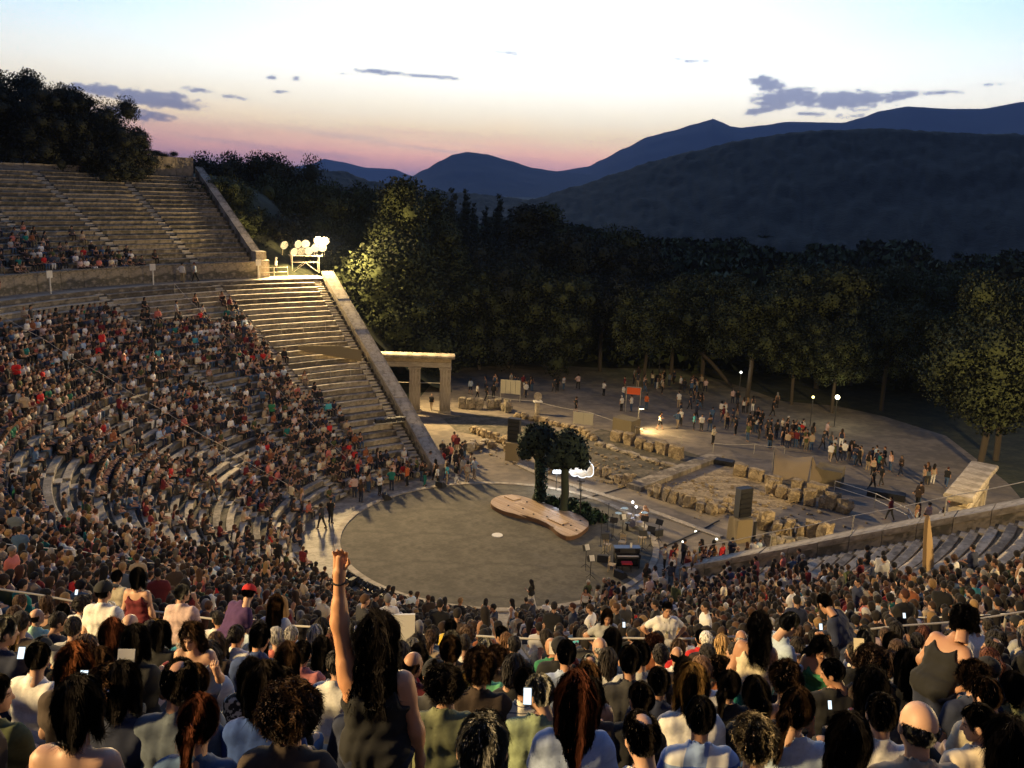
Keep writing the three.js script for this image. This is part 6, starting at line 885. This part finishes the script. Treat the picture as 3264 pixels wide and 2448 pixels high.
  at([[6.2, -41.8, { topCol: 'black', bot: 'black' }], [6.9, -42.4, { topCol: 'white' }], [8.6, -43.3, { topCol: 'palepink' }], [11.2, -40.3, { topCol: 'white', bot: 'black', label: 'man in white tee and black trousers alone on the far plaza' }], [7.5, -32.3, { topCol: 'black', bot: 'black', label: 'man all in black standing alone on the plaza' }], [13.1, -38.4, { topCol: 'white' }], [12.3, -33.7, { topCol: 'white' }], [13.3, -33.6, { topCol: 'white', bot: 'denim' }], [15.1, -27.0, { topCol: 'white', bot: 'black', hair: 'long', label: 'woman in white top and black skirt in the plaza lamp light' }], [16.9, -27.7, { topCol: 'denim', bot: 'beige', label: 'person in blue walking past the plaza lamp light' }], [17.4, -28.6, { topCol: 'white' }], [17.9, -31.2, { topCol: 'navy', bot: 'navy' }], [19.4, -31.0, { topCol: 'navy' }], [15.0, -34.6, { topCol: 'orange', label: 'person in orange beside the orange sign' }], [19.0, -26.8, { topCol: 'white', hair: 'short', bot: 'charcoal' }], [19.8, -26.8, { topCol: 'charcoal', bot: 'denim' }], [19.1, -22.5, { topCol: 'cream', hair: 'long', bot: 'black' }], [22.3, -32.7, { topCol: 'white' }], [22.8, -33.1, { topCol: 'white' }], [23.7, -31.9, { hair: 'long' }], [27.8, -33.5, { topCol: 'black', bot: 'black' }], [-9.8, -31.9], [-7.0, -31.6, { topCol: 'black', bot: 'beige', label: 'person in black with backpack passing through the left gateway' }], [-2.6, -37, { topCol: 'white' }], [-1.6, -36.4, { topCol: 'black', bot: 'black' }], [-.9, -37.6], [-3.4, -39], [2.6, -38.4], [30.6, -7.6], [31.2, -8.6], [30.0, -12.4], [28.8, -11.2], [29.6, -4.0, { topCol: 'palepink' }], [30.2, -3.2, { topCol: 'white' }], [32.4, -6.4, { topCol: 'coral', label: 'person in a coral shirt left of the right gateway' }], [31.8, -1.6, { topCol: 'red', bot: 'denim', label: 'person in a red shirt close to the right gateway' }], [30.6, 1.2, { topCol: 'white' }], [29.2, 3.8, { topCol: 'black' }]], 'crossing the plaza', 'people on the plaza', { walk: .55 });
  at([[0, 0]].map(() => [-23.2, -35.6, { topCol: 'white' }]), 'beside the floodlight tower', 'people on the far walkway', { y: YD });
  at([[...pol(38, -131, 0).toArray().filter((_, k) => k !== 1)], [...pol(38.2, -133, 0).toArray().filter((_, k) => k !== 1)], [...pol(38.1, -106, 0).toArray().filter((_, k) => k !== 1)]].map(([x, z]) => [x, z]), 'on the far left walkway', 'people on the far walkway', { y: YD });
}
{ // the crowd beyond: one mass of seated and standing people
  const R = rng(777), Q = { b: .06, t: .046, h: .03, r: .03 }, variants = [['short', 0, 'tee', 0], ['long', 0, 'tank', 1], ['bob', 0, 'tee', 1], ['curly', 0, 'tee', 0], ['short', 0, 'shirt', 0], ['short', 1, 'tee', 0], ['long', 1, 'tank', 1], ['short', 2, 'tee', 0]].map(([hair, stand, top, f]) => {
    const S = { stand: !!stand, f: !!f, lean: stand ? .03 : .12, armL: stand === 2 ? 'front' : 'rest', armR: 'rest', walk: stand === 2 }; S.key = ['crowd', stand, f, top].join();
    const geo = joinHead(S, bodyGeo(S, Q.b), headGeo(Q.h), hair === 'curly' ? .5 : hair === 'bob' ? -.4 : 0, .1), hg = hairGeo(hair, Q.r, 9).clone().applyMatrix4(geo.userData.head);
    return { stand, parts: [['crowd_skin', geo], ['crowd_tops', topGeo(S, top, Q.t)], ['crowd_trousers', bottomGeo(S, .07)], ['crowd_hair', hg]], m: [], c: [[], [], [], []] };
  });
  const seatedV = variants.filter((v) => !v.stand), standV = variants.filter((v) => v.stand), lin = (c, k = 1) => c.map((v) => v * k);
  const add = (v, p, turn, s) => { v.m.push(new THREE.Matrix4().compose(p, new THREE.Quaternion().setFromAxisAngle(V(0, 1, 0), turn), V(s, s, s))); const k = .8 + R() * .4; v.c[0].push(lin(skinTone[Math.floor(R() * 3)], k)); v.c[1].push(lin(rgb[pick(R, tops)], k)); v.c[2].push(lin(rgb[pick(R, bots)], k)); v.c[3].push(lin(hairRGB[pick(R, hairs)], k)); };
  const fill = (th, row) => {
    const patch = fbm(th * .14 + 3, row * .22 + 8, 2);
    if (th < -135.5) return row < 3 ? .5 : row < 12 && th > -139.5 ? .5 : row < 20 && th > -137 ? .35 : .012;
    if (row > 30 && th < -96) return .03;
    if (row > 26 && th < -116) return .12;
    if (th < -126) return row < 27 ? .82 : .1;
    if (th > 34.5) return row < 11 ? (th < 48 ? .8 : .35) : row < 17 && th < 42 ? .6 : th < 38 ? .3 : .02;
    if (th > -62 && th < 24 && row < 3) return .22;
    if (th < -52 && row < 18) return patch > .55 ? .8 : patch > .48 ? .35 : .1;
    if (row === 18 || row === 19) return th < -60 ? .3 : .85;
    return .9;
  };
  for (let row = 0; row < LOW.n; row++) {
    const r = LOW.r0 + row * LOW.d + .2, y = LOW.y0 + row * LOW.h, a = endL(r) + 2 / r / RAD, b = endR(r) - 2 / r / RAD, step = .5 / r / RAD;
    for (let th = a + R() * step; th < b; th += step * (.92 + R() * .2)) {
      if (LSTAIRS.some((s) => Math.abs(s - th) * RAD * r < .45)) { if (R() > .05) continue; }
      if (R() > fill(th, row)) continue;
      const up = R() < (row < 4 ? .16 : .055), p = pol(r - (up ? .3 : 0), th, up ? y - LOW.h - .07 + .02 : y);
      if (up && row === 0) p.y = .02;
      if (!seen(p.clone().setY(p.y + .6), 1.5)) continue;
      add(up ? standV[Math.floor(R() * 3)] : seatedV[Math.floor(R() * 5)], p, th * RAD + Math.PI + (R() - .5) * (up ? 3 : .7), .93 + R() * .13);
    }
  }
  for (let row = 0; row < 9; row++) { const r = UPP.r0 + row * UPP.d + .22; for (let th = -131; th < -96; th += .56 / r / RAD) { const pr = row < 3 ? (th > -127 ? .62 : .12) : row < 8 ? (th > -123 ? .34 : .02) : .04; if (R() > pr) continue; const p = pol(r, th, UPP.y0 + row * UPP.h); if (seen(p)) add(seatedV[Math.floor(R() * 5)], p, th * RAD + Math.PI, 1); } }
  for (let row = 0; row < 12; row++) { const r = UPP.r0 + row * UPP.d + .22; for (let th = -40; th < 40; th += .54 / r / RAD) { const p = pol(r, th, UPP.y0 + row * UPP.h), h = p.clone().setY(p.y + .75); if (p.z > 50 || seen(h, 1.07) || !seen(h, 1.9) || R() < .12) continue; add(seatedV[Math.floor(R() * 5)], p, th * RAD + Math.PI, .95 + R() * .1); } }
  const scatter = (n, cx, cz, sx, sz, ang) => { for (let i = 0; i < n; i++) { const u = (R() + R() - 1) * sx, v = (R() + R() - 1) * sz, x = cx + u * Math.cos(ang) - v * Math.sin(ang), z = cz + u * Math.sin(ang) + v * Math.cos(ang); add(standV[Math.floor(R() * 3)], V(x, .01, z), R() * 6.28, .95 + R() * .12); } };
  scatter(26, 19, -45, 6.5, 4.5, .2); scatter(52, 25.5, -25.5, 8, 4.5, .75); scatter(16, 30.5, -18, 3.5, 2.4, .6); scatter(14, 1.5, -41, 5, 3, 0); scatter(10, 33, -14, 4, 3, .5); scatter(12, 22, -36, 7, 4, .3); scatter(10, 29, -2, 2.5, 3.5, 0); scatter(8, -4, -14.5, 1.4, 3, -.4); scatter(18, 11.6, 5.2, 2.4, 2.0, .3); scatter(8, 5.6, 9.8, 1.2, .8, 0);
  const root = new THREE.Group(); root.name = 'distant_crowd'; root.userData = { kind: 'stuff', label: 'dense crowd filling the lower tier and the plaza beyond', category: 'crowd' }; scene.add(root);
  const rough = [.7, .95, .95, .95]; let total = 0;
  for (const v of variants) { total += v.m.length; v.parts.forEach(([name, g], k) => { const h = g.clone(); if (k) h.deleteAttribute('color'); const im = new THREE.InstancedMesh(h, matOf('crowd' + k, () => new THREE.MeshStandardMaterial({ color: 0xffffff, roughness: rough[k], vertexColors: k === 0 })), v.m.length), c = new THREE.Color(); im.name = name; v.m.forEach((m, i) => { im.setMatrixAt(i, m); im.setColorAt(i, c.setRGB(...v.c[k][i])); }); im.userData.kind = 'stuff'; im.castShadow = im.receiveShadow = true; root.add(im); }); }
  console.log('crowd', total, 'things', used.get('person'));
}
// ---- what some of them hold
const screenM = glow(.75, .9, 1, 1.5), paperM = M(.74, .72, .66, .9);
[[-3.5, 18.03, 45.76, 'glowing phone held by the blonde woman at the left edge', .5, 1], [-2.2, 18.86, 47.38, 'glowing phone below the straight dark hair', .2, .9], [.19, 18.85, 47.42, 'glowing phone right of the striped tee', -.2, 1], [2.09, 18.46, 46.81, 'small glowing phone left of the zigzag top', .3, .6], [2.32, 14.0, 37.5, 'upright glowing phone in the lower crowd by the red shirt', 0, 1.1], [-5.53, 16.14, 41.07, 'glowing phone in the left crowd above the mint shirt', .2, .8], [5.48, 16.14, 41.04, 'glowing phone in the right crowd before the pointing hand', -.2, .8], [3.63, 16.89, 42.84, 'glowing phone above the woman in green', 0, .8]].forEach(([x, y, z, l, ry, s]) => { const o = thing('phone', l, 'phone', [x, y, z], ry, 'glowing phones'); o.scale.setScalar(s * .62); part('phone_body', bx(.075, .15, .009, 0, 0, -.005), blackM, o); part('phone_screen', bx(.068, .135, .002, 0, 0, .002), screenM, o); o.rotation.x = -.5; });
{ const R = rng(31); for (let k = 0; k < 16; k++) { const row = 2 + Math.floor(R() * 26), th = -118 + R() * 92, r = LOW.r0 + row * LOW.d - .12, o = thing('phone', 'tiny glowing phone lost in the left crowd', 'phone', pol(r, th, LOW.y0 + row * LOW.h + .42).toArray(), th * RAD, 'tiny phones in the left crowd'); part('phone_body', bx(.08, .16, .01, 0, 0, -.006), blackM, o); part('phone_screen', bx(.075, .15, .003, 0, 0, .002), screenM, o); o.rotation.x = -.8; } }
[[-2.25, 18.6, 46.78, 'white paper sheet held up behind the slate shirt', .1, .15, whiteM, .1], [.73, 16.06, 42.0, 'white folded paper held by the man in maroon', .1, .15, whiteM, -.1], [3.72, 17.08, 43.62, 'cream paper fan held near the green top', .1, .19, M(.68, .6, .42, .8), -.3], [-1.35, 17.1, 43.6, 'white leaflet left of the raised arm woman', .14, .1, paperM, .4]].forEach(([x, y, z, l, w, h, m, ry]) => { const g = new THREE.BoxGeometry(w, h, .004, 4, 1, 1), p = g.attributes.position; for (let i = 0; i < p.count; i++) p.setZ(i, p.getZ(i) + .25 * p.getX(i) * p.getX(i)); g.computeVertexNormals(); const o = part('paper_sheet', g, m, scene); place(o, x, y, z, ry, -.35); tag(o, l, 'paper', 'papers held in the crowd'); });
scene.traverse((o) => { if (o.isMesh) { o.castShadow = true; o.receiveShadow = true; } });
renderer.render(scene, camera);
